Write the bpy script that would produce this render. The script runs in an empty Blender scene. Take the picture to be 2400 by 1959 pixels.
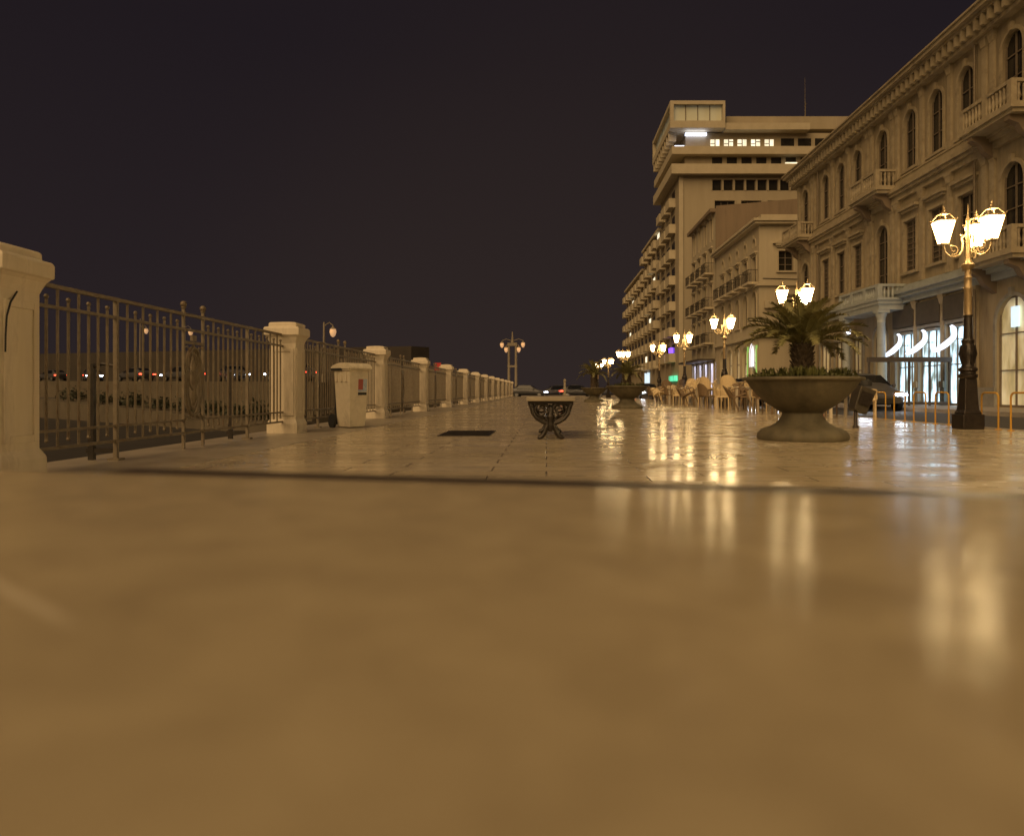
import bpy, math, random
from mathutils import Vector, Matrix
random.seed(7)
SC = bpy.context.scene
COL = SC.collection
R = math.radians
pi = math.pi

# ------------------------------------------------------------------ helpers
class MB:
    def __init__(s): s.v = []; s.f = []
    def quad(s, a, b, c, d):
        i = len(s.v); s.v += [a, b, c, d]; s.f.append((i, i+1, i+2, i+3)); return s
    def poly(s, pts):
        i = len(s.v); s.v += list(pts); s.f.append(tuple(range(i, i+len(pts)))); return s
    def box(s, x0, x1, y0, y1, z0, z1):
        i = len(s.v)
        s.v += [(x0,y0,z0),(x1,y0,z0),(x1,y1,z0),(x0,y1,z0),(x0,y0,z1),(x1,y0,z1),(x1,y1,z1),(x0,y1,z1)]
        s.f += [(i,i+3,i+2,i+1),(i+4,i+5,i+6,i+7),(i,i+1,i+5,i+4),(i+1,i+2,i+6,i+5),(i+2,i+3,i+7,i+6),(i+3,i,i+4,i+7)]
        return s
    def frustum(s, cx, cy, w0, d0, z0, w1, d1, z1):
        i = len(s.v)
        for w, d, z in ((w0,d0,z0),(w1,d1,z1)):
            s.v += [(cx-w/2,cy-d/2,z),(cx+w/2,cy-d/2,z),(cx+w/2,cy+d/2,z),(cx-w/2,cy+d/2,z)]
        s.f += [(i,i+3,i+2,i+1),(i+4,i+5,i+6,i+7),(i,i+1,i+5,i+4),(i+1,i+2,i+6,i+5),(i+2,i+3,i+7,i+6),(i+3,i,i+4,i+7)]
        return s
    def stack(s, cx, cy, prof):            # prof: (half width, z) square section, closed
        i = len(s.v); n = len(prof)
        for h, z in prof:
            s.v += [(cx-h,cy-h,z),(cx+h,cy-h,z),(cx+h,cy+h,z),(cx-h,cy+h,z)]
        for k in range(n-1):
            a = i+4*k
            for j in range(4):
                s.f.append((a+j, a+(j+1)%4, a+4+(j+1)%4, a+4+j))
        s.f.append((i+3,i+2,i+1,i)); a = i+4*(n-1); s.f.append((a,a+1,a+2,a+3))
        return s
    def tube(s, pts, r, n=8, cap=True):
        pts = [Vector(p) for p in pts]; m = len(pts)
        rs = r if isinstance(r, (list, tuple)) else [r]*m
        i = len(s.v); up = None
        for k, p in enumerate(pts):
            t = (pts[min(k+1,m-1)]-pts[max(k-1,0)])
            t = t.normalized() if t.length > 1e-9 else Vector((0,0,1))
            if up is None:
                up = Vector((0,0,1)) if abs(t.z) < .9 else Vector((1,0,0))
            a = t.cross(up)
            if a.length < 1e-6: a = t.cross(Vector((1,0,0)))
            a.normalize(); b = a.cross(t).normalized(); up = b
            for j in range(n):
                q = 2*pi*j/n
                s.v.append(tuple(p + a*math.cos(q)*rs[k] + b*math.sin(q)*rs[k]))
        for k in range(m-1):
            for j in range(n):
                s.f.append((i+k*n+j, i+k*n+(j+1)%n, i+(k+1)*n+(j+1)%n, i+(k+1)*n+j))
        if cap:
            s.f.append(tuple(i+j for j in range(n))[::-1]); s.f.append(tuple(i+(m-1)*n+j for j in range(n)))
        return s
    def lathe(s, prof, n=24, cx=0, cy=0):
        i = len(s.v); m = len(prof)
        for r, z in prof:
            for j in range(n):
                q = 2*pi*j/n; s.v.append((cx+r*math.cos(q), cy+r*math.sin(q), z))
        for k in range(m-1):
            for j in range(n):
                s.f.append((i+k*n+j, i+k*n+(j+1)%n, i+(k+1)*n+(j+1)%n, i+(k+1)*n+j))
        s.f.append(tuple(i+j for j in range(n))[::-1]); s.f.append(tuple(i+(m-1)*n+j for j in range(n)))
        return s
    def ball(s, c, r, n=10, m=6):
        return s.lathe([(max(r*math.sin(pi*k/m),1e-4), c[2]-r*math.cos(pi*k/m)) for k in range(m+1)], n, c[0], c[1])
    def build(s, name, mat, parent=None, smooth=False, bevel=0, loc=None):
        me = bpy.data.meshes.new(name); me.from_pydata(s.v, [], s.f); me.update()
        me.materials.append(mat)
        if smooth:
            for p in me.polygons: p.use_smooth = True
            me.set_sharp_from_angle(angle=R(38))
        o = bpy.data.objects.new(name, me); COL.objects.link(o)
        if parent: o.parent = parent
        if loc: o.location = loc
        if bevel:
            b = o.modifiers.new('edge', 'BEVEL'); b.width = bevel; b.segments = 2; b.limit_method = 'ANGLE'
        return o

def tag(o, label, cat, group=None, kind=None):
    if label: o['label'] = label
    if cat: o['category'] = cat
    if group: o['group'] = group
    if kind: o['kind'] = kind
    return o
def thing(name, label, cat, loc=(0,0,0), rz=0, group=None):
    o = bpy.data.objects.new(name, None); COL.objects.link(o)
    o.location = loc; o.rotation_euler = (0,0,rz); o.empty_display_size = .2
    return tag(o, label, cat, group)
def struct(o, label=None):
    o['kind'] = 'structure'
    if label: o['label'] = label
    return o
def kids(o): return [c for c in KID.get(o.name, [])]
KID = {}
def copy_tree(o, parent=None, depth=0):
    c = o.copy(); COL.objects.link(c)
    if parent: c.parent = parent
    for ch in [x for x in COL.objects if x.parent == o] if o.name not in KID else KID[o.name]:
        copy_tree(ch, c, depth+1)
    return c
def cache(o):
    ch = [x for x in COL.objects if x.parent == o]
    KID[o.name] = ch
    for c in ch: cache(c)
def dup(o, loc, rz, label=None, group=None):
    if o.name not in KID: cache(o)
    c = copy_tree(o); c.location = loc; c.rotation_euler = (0,0,rz)
    if label: c['label'] = label
    if group: c['group'] = group
    return c

# ------------------------------------------------------------------ materials
def newmat(name):
    m = bpy.data.materials.new(name); m.use_nodes = True
    nt = m.node_tree; b = nt.nodes['Principled BSDF']
    return m, nt, b
def N(nt, t, **kw):
    n = nt.nodes.new(t)
    for k, v in kw.items(): setattr(n, k, v)
    return n
def surf(name, c1, c2=None, scale=6, rough=.6, rough2=None, metal=0, bump=.15, bdist=.01, detail=6, streak=False, spec=.5, stain=None, stain_scale=1.3):
    m, nt, b = newmat(name); L = nt.links.new
    tc = N(nt, 'ShaderNodeTexCoord'); mp = N(nt, 'ShaderNodeMapping')
    L(tc.outputs['Object'], mp.inputs['Vector'])
    if streak: mp.inputs['Scale'].default_value = (1, 1, .18)
    no = N(nt, 'ShaderNodeTexNoise'); no.inputs['Scale'].default_value = scale; no.inputs['Detail'].default_value = detail; no.inputs['Roughness'].default_value = .62
    L(mp.outputs['Vector'], no.inputs['Vector'])
    mr = N(nt, 'ShaderNodeMapRange'); mr.inputs['From Min'].default_value = .32; mr.inputs['From Max'].default_value = .68
    L(no.outputs['Fac'], mr.inputs['Value'])
    mx = N(nt, 'ShaderNodeMix', data_type='RGBA')
    mx.inputs['A'].default_value = (*c1, 1); mx.inputs['B'].default_value = (*(c2 or c1), 1)
    L(mr.outputs['Result'], mx.inputs['Factor'])
    out = mx.outputs['Result']
    if stain:
        n2 = N(nt, 'ShaderNodeTexNoise'); n2.inputs['Scale'].default_value = stain_scale; n2.inputs['Detail'].default_value = 8; n2.inputs['Roughness'].default_value = .7
        L(mp.outputs['Vector'], n2.inputs['Vector'])
        r2 = N(nt, 'ShaderNodeMapRange'); r2.inputs['From Min'].default_value = .52; r2.inputs['From Max'].default_value = .72; r2.inputs['To Max'].default_value = .75
        L(n2.outputs['Fac'], r2.inputs['Value'])
        m2 = N(nt, 'ShaderNodeMix', data_type='RGBA'); m2.inputs['B'].default_value = (*stain, 1)
        L(out, m2.inputs['A']); L(r2.outputs['Result'], m2.inputs['Factor']); out = m2.outputs['Result']
    L(out, b.inputs['Base Color'])
    b.inputs['Metallic'].default_value = metal; b.inputs['Specular IOR Level'].default_value = spec
    if rough2 is None: b.inputs['Roughness'].default_value = rough
    else:
        r3 = N(nt, 'ShaderNodeMapRange'); r3.inputs['To Min'].default_value = rough; r3.inputs['To Max'].default_value = rough2
        r3.inputs['From Min'].default_value = .3; r3.inputs['From Max'].default_value = .7
        L(no.outputs['Fac'], r3.inputs['Value']); L(r3.outputs['Result'], b.inputs['Roughness'])
    if bump:
        bp = N(nt, 'ShaderNodeBump'); bp.inputs['Strength'].default_value = bump; bp.inputs['Distance'].default_value = bdist
        L(no.outputs['Fac'], bp.inputs['Height']); L(bp.outputs['Normal'], b.inputs['Normal'])
    return m
def glow(name, col, strength, vary=0, scale=2.0, both=True):
    m, nt, b = newmat(name); L = nt.links.new
    b.inputs['Base Color'].default_value = (*[min(.8, c) for c in col], 1)
    b.inputs['Emission Color'].default_value = (*col, 1); b.inputs['Emission Strength'].default_value = strength
    if vary:
        tc = N(nt, 'ShaderNodeTexCoord'); mp = N(nt, 'ShaderNodeMapping'); mp.inputs['Scale'].default_value = (1, 1, .35)
        no = N(nt, 'ShaderNodeTexNoise'); no.inputs['Scale'].default_value = scale; no.inputs['Detail'].default_value = 3
        L(tc.outputs['Object'], mp.inputs['Vector']); L(mp.outputs['Vector'], no.inputs['Vector'])
        mr = N(nt, 'ShaderNodeMapRange'); mr.inputs['From Min'].default_value = .36; mr.inputs['From Max'].default_value = .64
        mr.inputs['To Min'].default_value = strength*(1-vary); mr.inputs['To Max'].default_value = strength*(1+vary)
        L(no.outputs['Fac'], mr.inputs['Value']); L(mr.outputs['Result'], b.inputs['Emission Strength'])
    return m

M = {}
M['pillar'] = surf('limestone', (.56,.49,.37), (.68,.60,.47), 5, .72, bump=.25, bdist=.006, stain=(.20,.155,.105), stain_scale=2.6, streak=True)
M['palazzo'] = surf('palazzo_stone', (.25,.205,.132), (.37,.31,.21), 1.6, .8, bump=.2, bdist=.02, streak=True, stain=(.10,.08,.058), stain_scale=.9)
M['trim'] = surf('trim_stone', (.30,.25,.165), (.40,.34,.235), 2.5, .75, bump=.2, bdist=.02, stain=(.11,.09,.065), stain_scale=1.1)
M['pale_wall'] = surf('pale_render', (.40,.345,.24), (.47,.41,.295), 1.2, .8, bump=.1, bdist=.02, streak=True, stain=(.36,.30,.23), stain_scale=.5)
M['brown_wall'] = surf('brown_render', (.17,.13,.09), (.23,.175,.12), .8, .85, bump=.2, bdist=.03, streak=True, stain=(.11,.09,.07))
M['tower_wall'] = surf('tower_render', (.33,.28,.19), (.39,.335,.235), .6, .8, bump=.1, bdist=.02, streak=True, stain=(.30,.25,.2), stain_scale=.35)
M['tower_trim'] = surf('tower_concrete', (.42,.365,.255), (.49,.43,.31), 1, .75, bump=.1)
M['metal'] = surf('railing_iron', (.15,.122,.083), (.22,.182,.128), 14, .55, bump=.2, bdist=.002, metal=.3, stain=(.15,.09,.05), stain_scale=5)
M['dark_iron'] = surf('dark_cast_iron', (.016,.013,.010), (.035,.027,.02), 18, .42, bump=.25, bdist=.003, metal=.4)
M['lamp_iron'] = surf('lamp_dark_paint', (.02,.016,.014), (.045,.034,.026), 14, .4, bump=.15, bdist=.003, metal=.4)
M['lamp_gold'] = surf('lamp_bronze_paint', (.30,.22,.12), (.42,.31,.17), 10, .42, bump=.15, bdist=.003, metal=.55)
M['planter'] = surf('weathered_planter_stone', (.06,.051,.031), (.13,.11,.067), 5, .78, bump=.4, bdist=.012, stain=(.035,.03,.02), stain_scale=2.4, streak=True)
M['bench_stone'] = surf('bench_top_stone', (.22,.19,.14), (.30,.26,.195), 6, .4, bump=.1)
M['bin'] = surf('bin_plastic', (.60,.53,.40), (.68,.61,.47), 9, .5, bump=.08, bdist=.004, stain=(.3,.26,.2), stain_scale=2.6)
M['rubber'] = surf('black_rubber', (.012,.012,.013), (.02,.02,.02), 20, .7, bump=.1)
M['sticker_red'] = surf('sticker_red', (.4,.10,.07), (.3,.08,.07), 40, .4, bump=0)
M['sticker_blue'] = surf('sticker_blue', (.20,.32,.5), (.55,.6,.65), 30, .4, bump=0)
M['glass'] = surf('dark_window_glass', (.018,.016,.013), (.03,.026,.02), 1.5, .12, .3, bump=.03)
M['shutter'] = surf('shutter_wood', (.06,.05,.035), (.10,.08,.055), 6, .6, bump=.2, streak=True)
M['frame'] = surf('window_wood', (.14,.11,.08), (.2,.16,.11), 8, .6, bump=.1)
M['leaf'] = surf('palm_leaf', (.10,.098,.036), (.23,.21,.09), 4, .5, bump=.1)
M['shrub'] = surf('low_plant_leaf', (.055,.062,.016), (.13,.13,.04), 9, .55, bump=.1)
M['hedge'] = surf('hedge_leaf', (.018,.022,.010), (.04,.045,.018), 5, .6, bump=.1)
M['trunk'] = surf('palm_trunk', (.035,.024,.014), (.075,.052,.03), 26, .85, bump=.9, bdist=.03)
M['soil'] = surf('soil', (.05,.035,.02), (.09,.065,.04), 20, .9, bump=.6)
M['rattan'] = surf('woven_rattan', (.48,.36,.20), (.70,.56,.34), 60, .6, bump=.6, bdist=.01)
M['rattan_dark'] = surf('dark_rattan', (.10,.065,.035), (.22,.15,.085), 60, .6, bump=.6, bdist=.01)
M['table_white'] = surf('table_board', (.5,.44,.34), (.58,.52,.42), 10, .5, bump=.05)
M['hoop'] = surf('yellow_hoop_paint', (.46,.25,.03), (.54,.31,.04), 14, .45, bump=.1, bdist=.003)
M['car_dark'] = surf('dark_car_paint', (.018,.019,.024), (.024,.025,.03), 3, .22, bump=0)
M['car_grey'] = surf('grey_car_paint', (.06,.06,.066), (.08,.08,.086), 3, .28, bump=0)
M['car_glass'] = surf('car_glass', (.01,.011,.013), (.014,.015,.017), 2, .06, bump=0)
M['hub'] = surf('wheel_alloy', (.3,.3,.3), (.4,.4,.4), 10, .35, metal=.8, bump=0)
M['asphalt'] = surf('asphalt', (.04,.038,.036), (.06,.056,.052), 60, .45, .7, bump=.5, bdist=.008)
M['paving'] = surf('pavement_slabs', (.24,.21,.17), (.32,.28,.23), 3, .5, bump=.2)
M['kerb'] = surf('kerb_stone', (.30,.26,.21), (.38,.33,.27), 8, .6, bump=.3)
M['quay'] = surf('quay_stone', (.085,.07,.048), (.135,.113,.078), .5, .85, bump=.5, bdist=.05, stain=(.06,.05,.035), stain_scale=.25)
M['rampart'] = surf('rampart_stone', (.028,.023,.018), (.05,.04,.03), .35, .85, bump=.4, bdist=.05)
M['dark_ground'] = surf('dark_ground', (.02,.018,.016), (.035,.03,.026), .6, .8, bump=.3)
M['beam'] = surf('screen_steel', (.05,.043,.038), (.075,.062,.052), 5, .5, bump=.1)
M['marker'] = surf('pale_marker_stone', (.20,.17,.125), (.26,.225,.17), 5, .7, bump=.2)
M['grey_stone'] = surf('portico_stone', (.22,.21,.19), (.30,.29,.265), 3, .6, bump=.15, stain=(.13,.12,.105), stain_scale=1.2)
M['portico'] = surf('portico_stone_shop_lit', (.30,.325,.315), (.37,.40,.39), 3, .6, bump=.15, stain=(.24,.25,.24), stain_scale=1.2)  # cool shop light on cornice and columns is put into this stone colour
M['fascia'] = surf('shop_fascia', (.045,.038,.032), (.075,.062,.05), 2.5, .5, bump=.1)
M['board'] = surf('board_panel', (.035,.03,.022), (.06,.05,.035), 8, .45, bump=.1)
M['cloth'] = surf('white_canopy_cloth', (.75,.77,.8), (.8,.8,.82), 5, .7, bump=.1)
M['red_sign'] = surf('red_sign_paint', (.45,.03,.03), (.5,.04,.04), 5, .5, bump=0)
WARM = (1.0, .66, .34)
M['lantern'] = glow('lantern_glass_lit', (1.0,.71,.34), 50)
M['lantern_boost'] = glow('lantern_glass_boost', (1.0,.69,.31), 190)  # glass of the unseen lamps, boosted above the row to brighten the nearest pillar
M['lantern_dim'] = glow('lantern_glass_dim', (1.0,.56,.28), .45)
M['head'] = glow('headlight_lit', (.80,.87,1.0), 26)
M['head_far'] = glow('headlight_far', (.80,.87,1.0), 20)
M['tail'] = glow('taillight_lit', (1.0,.07,.03), 7)
M['shop_cool'] = glow('shop_interior_cool', (.55,.78,.95), 1.5, .95, 3.2)
M['shop_warm'] = glow('shop_interior_warm', (1.0,.80,.52), .20, .9, 2.6)
M['shop_lilac'] = glow('shop_interior_lilac', (.80,.78,1.0), 1.9, .55, .9)
M['shop_dim'] = glow('shop_interior_dim', (.9,.75,.5), .10, .9, 2.2)
M['wave'] = glow('wave_sign_lit', (.72,.80,1.0), 1.9)
M['win_lit'] = glow('upper_window_lit', (1.0,.90,.66), 1.1, .25, 1.2)
M['roof_glass'] = glow('roof_glazing_faint', (.55,.55,.40), .05, .5, .8)
M['flood'] = glow('terrace_light', (.72,.78,1.0), 4)
M['sign_green'] = glow('green_sign_lit', (.12,.8,.45), .9, .5, 1.5)
M['sign_blue'] = glow('pale_blue_sign_lit', (.62,.82,1.0), 1.0)
M['sign_violet'] = glow('violet_sign_lit', (.25,.10,1.0), 1.6)
M['arch_white'] = glow('arch_window_lit', (.9,.92,1.0), 1.1)
M['arch_green'] = glow('green_wall_washer', (.35,.75,.2), .35)

def floor_mat(name, big=False):
    m, nt, b = newmat(name); L = nt.links.new
    tc = N(nt, 'ShaderNodeTexCoord')
    br = N(nt, 'ShaderNodeTexBrick'); br.offset = .37
    br.inputs['Color1'].default_value = (.41,.345,.235,1); br.inputs['Color2'].default_value = (.55,.47,.335,1); br.inputs['Mortar'].default_value = (.13,.10,.07,1)
    br.inputs['Scale'].default_value = 1; br.inputs['Brick Width'].default_value = 1.15; br.inputs['Row Height'].default_value = .31
    br.inputs['Mortar Size'].default_value = .008; br.inputs['Mortar Smooth'].default_value = .3
    L(tc.outputs['Object'], br.inputs['Vector'])
    no = N(nt, 'ShaderNodeTexNoise'); no.inputs['Scale'].default_value = 1.1; no.inputs['Detail'].default_value = 7; no.inputs['Roughness'].default_value = .6
    L(tc.outputs['Object'], no.inputs['Vector'])
    mr = N(nt, 'ShaderNodeMapRange'); mr.inputs['From Min'].default_value = .3; mr.inputs['From Max'].default_value = .7; mr.inputs['To Min'].default_value = .80; mr.inputs['To Max'].default_value = 1.08
    L(no.outputs['Fac'], mr.inputs['Value'])
    mx = N(nt, 'ShaderNodeMix', data_type='RGBA', blend_type='MULTIPLY'); mx.inputs['Factor'].default_value = 1
    L(br.outputs['Color'], mx.inputs['A']); L(mr.outputs['Result'], mx.inputs['B']); L(mx.outputs['Result'], b.inputs['Base Color'])
    # per tile tone drives gloss
    sp = N(nt, 'ShaderNodeSeparateColor'); L(br.outputs['Color'], sp.inputs['Color'])
    r2 = N(nt, 'ShaderNodeMapRange'); r2.inputs['From Min'].default_value = .40; r2.inputs['From Max'].default_value = .56; r2.inputs['To Min'].default_value = .25; r2.inputs['To Max'].default_value = .10
    L(sp.outputs['Red'], r2.inputs['Value'])
    n3 = N(nt, 'ShaderNodeTexNoise'); n3.inputs['Scale'].default_value = 3.5; n3.inputs['Detail'].default_value = 5
    L(tc.outputs['Object'], n3.inputs['Vector'])
    ad = N(nt, 'ShaderNodeMath', operation='MULTIPLY_ADD'); ad.inputs[1].default_value = .28; ad.inputs[2].default_value = -.12
    L(n3.outputs['Fac'], ad.inputs[0])
    a2 = N(nt, 'ShaderNodeMath', operation='ADD'); L(ad.outputs[0], a2.inputs[0]); L(r2.outputs['Result'], a2.inputs[1])
    L(a2.outputs[0], b.inputs['Roughness'])
    b.inputs['Specular IOR Level'].default_value = .42
    bp = N(nt, 'ShaderNodeBump'); bp.inputs['Strength'].default_value = .5; bp.inputs['Distance'].default_value = .006; bp.invert = True
    L(br.outputs['Fac'], bp.inputs['Height'])
    b2 = N(nt, 'ShaderNodeBump'); b2.inputs['Strength'].default_value = .035; b2.inputs['Distance'].default_value = .012
    n4 = N(nt, 'ShaderNodeTexNoise'); n4.inputs['Scale'].default_value = 2.2; n4.inputs['Detail'].default_value = 4
    L(tc.outputs['Object'], n4.inputs['Vector'])
    L(n4.outputs['Fac'], b2.inputs['Height']); L(bp.outputs['Normal'], b2.inputs['Normal']); L(b2.outputs['Normal'], b.inputs['Normal'])
    return m
M['floor'] = floor_mat('polished_paving')
M['band'] = surf('dark_paving_stone', (.075,.058,.04), (.12,.095,.068), 4, .35, bump=.15)
M['border'] = surf('border_paving_stone', (.30,.26,.20), (.40,.35,.275), 2.4, .34, bump=.15, stain=(.2,.16,.11))

def slab_mat():
    m, nt, b = newmat('polished_bench_marble'); L = nt.links.new
    tc = N(nt, 'ShaderNodeTexCoord')
    n1 = N(nt, 'ShaderNodeTexNoise'); n1.inputs['Scale'].default_value = 24; n1.inputs['Detail'].default_value = 6; n1.inputs['Roughness'].default_value = .66; n1.inputs['Distortion'].default_value = .6
    L(tc.outputs['Object'], n1.inputs['Vector'])
    cr = N(nt, 'ShaderNodeValToRGB')
    cr.color_ramp.elements[0].position = .30; cr.color_ramp.elements[0].color = (.27,.222,.148,1)
    cr.color_ramp.elements[1].position = .70; cr.color_ramp.elements[1].color = (.385,.325,.22,1)
    L(n1.outputs['Fac'], cr.inputs['Fac'])
    # one pale vein
    wv = N(nt, 'ShaderNodeTexWave'); wv.wave_type = 'BANDS'; wv.bands_direction = 'DIAGONAL'; wv.inputs['Scale'].default_value = .55; wv.inputs['Distortion'].default_value = 2.2; wv.inputs['Detail'].default_value = 3
    L(tc.outputs['Object'], wv.inputs['Vector'])
    vr = N(nt, 'ShaderNodeMapRange'); vr.inputs['From Min'].default_value = .985; vr.inputs['From Max'].default_value = 1.0; vr.inputs['To Max'].default_value = .35
    L(wv.outputs['Fac'], vr.inputs['Value'])
    mx = N(nt, 'ShaderNodeMix', data_type='RGBA'); mx.inputs['B'].default_value = (.52,.46,.36,1)
    L(cr.outputs['Color'], mx.inputs['A']); L(vr.outputs['Result'], mx.inputs['Factor'])
    # scratch in the polish and broad worn patches
    a5 = R(2.6); pl = lambda x, y: (x*math.cos(a5)-(y-.56)*math.sin(a5), x*math.sin(a5)+(y-.56)*math.cos(a5))
    q0, q1 = pl(-.205,.252), pl(-.115,.180); dx, dy = q1[0]-q0[0], q1[1]-q0[1]; ln = math.hypot(dx,dy); dx /= ln; dy /= ln
    def dotn(v, off):
        dn = N(nt,'ShaderNodeVectorMath', operation='DOT_PRODUCT'); dn.inputs[1].default_value = (*v,0); L(tc.outputs['Object'], dn.inputs[0])
        sb = N(nt,'ShaderNodeMath', operation='SUBTRACT'); sb.inputs[1].default_value = off; L(dn.outputs['Value'], sb.inputs[0]); return sb.outputs[0]
    ac = dotn((-dy,dx), -dy*q0[0]+dx*q0[1]); al = dotn((dx,dy), dx*q0[0]+dy*q0[1]-0)
    wob = N(nt,'ShaderNodeMath', operation='MULTIPLY_ADD'); wob.inputs[1].default_value = .006; wob.inputs[2].default_value = -.003; L(n1.outputs['Fac'], wob.inputs[0])
    ad = N(nt,'ShaderNodeMath', operation='ADD'); L(ac, ad.inputs[0]); L(wob.outputs[0], ad.inputs[1])
    ab = N(nt,'ShaderNodeMath', operation='ABSOLUTE'); L(ad.outputs[0], ab.inputs[0])
    s1 = N(nt,'ShaderNodeMapRange', interpolation_type='SMOOTHSTEP'); s1.inputs['From Min'].default_value = .0035; s1.inputs['From Max'].default_value = .0005; L(ab.outputs[0], s1.inputs['Value'])
    s2 = N(nt,'ShaderNodeMapRange', interpolation_type='SMOOTHSTEP'); s2.inputs['From Min'].default_value = ln; s2.inputs['From Max'].default_value = ln-.03; L(al, s2.inputs['Value'])
    sm = N(nt,'ShaderNodeMath', operation='MULTIPLY'); L(s1.outputs['Result'], sm.inputs[0]); L(s2.outputs['Result'], sm.inputs[1])
    s3 = N(nt,'ShaderNodeMath', operation='MULTIPLY'); s3.inputs[1].default_value = .5; L(sm.outputs[0], s3.inputs[0])
    m3 = N(nt,'ShaderNodeMix', data_type='RGBA'); m3.inputs['B'].default_value = (.62,.55,.44,1); L(mx.outputs['Result'], m3.inputs['A']); L(s3.outputs[0], m3.inputs['Factor'])
    n6 = N(nt,'ShaderNodeTexNoise'); n6.inputs['Scale'].default_value = 5.5; n6.inputs['Detail'].default_value = 4; L(tc.outputs['Object'], n6.inputs['Vector'])
    r6 = N(nt,'ShaderNodeMapRange'); r6.inputs['From Min'].default_value = .3; r6.inputs['From Max'].default_value = .7; r6.inputs['To Min'].default_value = .95; r6.inputs['To Max'].default_value = 1.03; L(n6.outputs['Fac'], r6.inputs['Value'])
    m4 = N(nt,'ShaderNodeMix', data_type='RGBA', blend_type='MULTIPLY'); m4.inputs['Factor'].default_value = 1; L(m3.outputs['Result'], m4.inputs['A']); L(r6.outputs['Result'], m4.inputs['B'])
    L(m4.outputs['Result'], b.inputs['Base Color'])
    mr = N(nt, 'ShaderNodeMapRange'); mr.inputs['To Min'].default_value = .13; mr.inputs['To Max'].default_value = .18; b.inputs['Specular IOR Level'].default_value = .006
    L(n1.outputs['Fac'], mr.inputs['Value']); L(mr.outputs['Result'], b.inputs['Roughness'])
    bp = N(nt, 'ShaderNodeBump'); bp.inputs['Strength'].default_value = .12; bp.inputs['Distance'].default_value = .004
    L(n1.outputs['Fac'], bp.inputs['Height']); L(bp.outputs['Normal'], b.inputs['Normal'])
    return m
M['slab'] = slab_mat()
M['edge_trim'] = surf('bench_edge_trim', (.028,.02,.012), (.05,.037,.022), 12, .4, bump=.2)

# ------------------------------------------------------------------ camera
H = .62
cam = bpy.data.cameras.new('camera'); co = bpy.data.objects.new('camera', cam); COL.objects.link(co)
co.location = (0, 0, H); co.rotation_euler = (R(90), 0, 0)
cam.sensor_width = 36; cam.lens = 36*722/1024
cam.shift_x = -34.4/1024; cam.shift_y = -27.1/1024
cam.clip_start = .02; cam.clip_end = 2500
cam.dof.use_dof = True; cam.dof.focus_distance = 13; cam.dof.aperture_fstop = 4.2
SC.camera = co

# ------------------------------------------------------------------ ground
KX = 7.55                                # kerb line of the promenade
o = MB().quad((-1500,-900,-2.2),(1500,-900,-2.2),(1500,1800,-2.2),(-1500,1800,-2.2)).build('ground', M['dark_ground']); struct(o)
o = MB().box(-4.3, KX, -14, 79.8, -1.9, 0).build('promenade', M['floor']); struct(o)
o = MB().box(KX-.22, KX, -14, 66, 0, .004).build('kerb', M['kerb']); struct(o)
o = MB().box(-4.3, -2.95, -14, 79.5, 0, .005).build('border_paving', M['border']); struct(o)
o = MB().box(KX, 13.3, -14, 79.8, -1.9, -.13).build('road', M['asphalt']); struct(o)
o = MB().box(-60, 60, 79.8, 95, -1.9, -.134).build('crossing_road', M['asphalt']); struct(o)
o = MB().box(13.3, 17.35, -14, 79.8, -1.9, .004).build('pavement', M['paving']); struct(o)
o = MB().box(17.35, 60, -14, 79.8, -1.9, -.004).build('town_ground', M['paving']); struct(o)
o = MB().box(-60, 70, 95, 400, -1.9, -.02).build('far_pavement', M['paving']); struct(o)

# ------------------------------------------------------------------ fence pillars
PX = -3.83
PY0 = 10.67; PS = 5.67
NP = 14
def pillar_parts(root):
    b = MB()
    b.stack(0,0,[(.222,0),(.222,.14),(.216,.16),(.195,.20),(.19,.21),(.19,1.31),(.203,1.35),(.222,1.40)])
    sh = b.build('shaft', M['pillar'], root, bevel=.008)
    # sunk panels framed by a raised rim on every face
    p = MB()
    for s, ax in ((1,'x'),(-1,'x'),(1,'y'),(-1,'y')):
        rim = [(-.165,-.115,.26,1.24),(.115,.165,.26,1.24),(-.1149,.1149,.26,.31),(-.1149,.1149,1.19,1.24)]
        for a0,a1,z0,z1 in rim:
            if ax == 'x': p.box(*(sorted((s*.187, s*.204))), a0, a1, z0, z1)
            else: p.box(a0, a1, *(sorted((s*.187, s*.204))), z0, z1)
    p.build('panel_frame', M['pillar'], root, bevel=.004)
    c = MB(); c.stack(0,0,[(.212,1.385),(.24,1.42),(.255,1.43),(.255,1.525),(.243,1.545),(.2,1.555),(.2,1.60),(.185,1.615),(.05,1.635)])
    c.build('cap', M['pillar'], root, bevel=.006)
ORD = ['','first','second','third','fourth','fifth','sixth','seventh','eighth','ninth','tenth','eleventh','twelfth','thirteenth','fourteenth']
p0 = thing('stone_pillar', 'large pale stone fence pillar cut off by the left edge of the photo', 'pillar', (PX, PY0-PS, 0), 0, 'stone pillars of the promenade fence')
pillar_parts(p0)

for n in range(2, NP+1):
    lab = {2: 'pale stone fence pillar standing just left of the wheeled bin', 3: 'pale stone fence pillar just behind the right side of the wheeled bin',
           NP: 'last and farthest pale stone pillar at the far end of the fence'}.get(n, ORD[n]+' pale stone fence pillar counted from the nearest one')
    dup(p0, (PX, PY0+PS*(n-2), 0), 0, lab)

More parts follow.
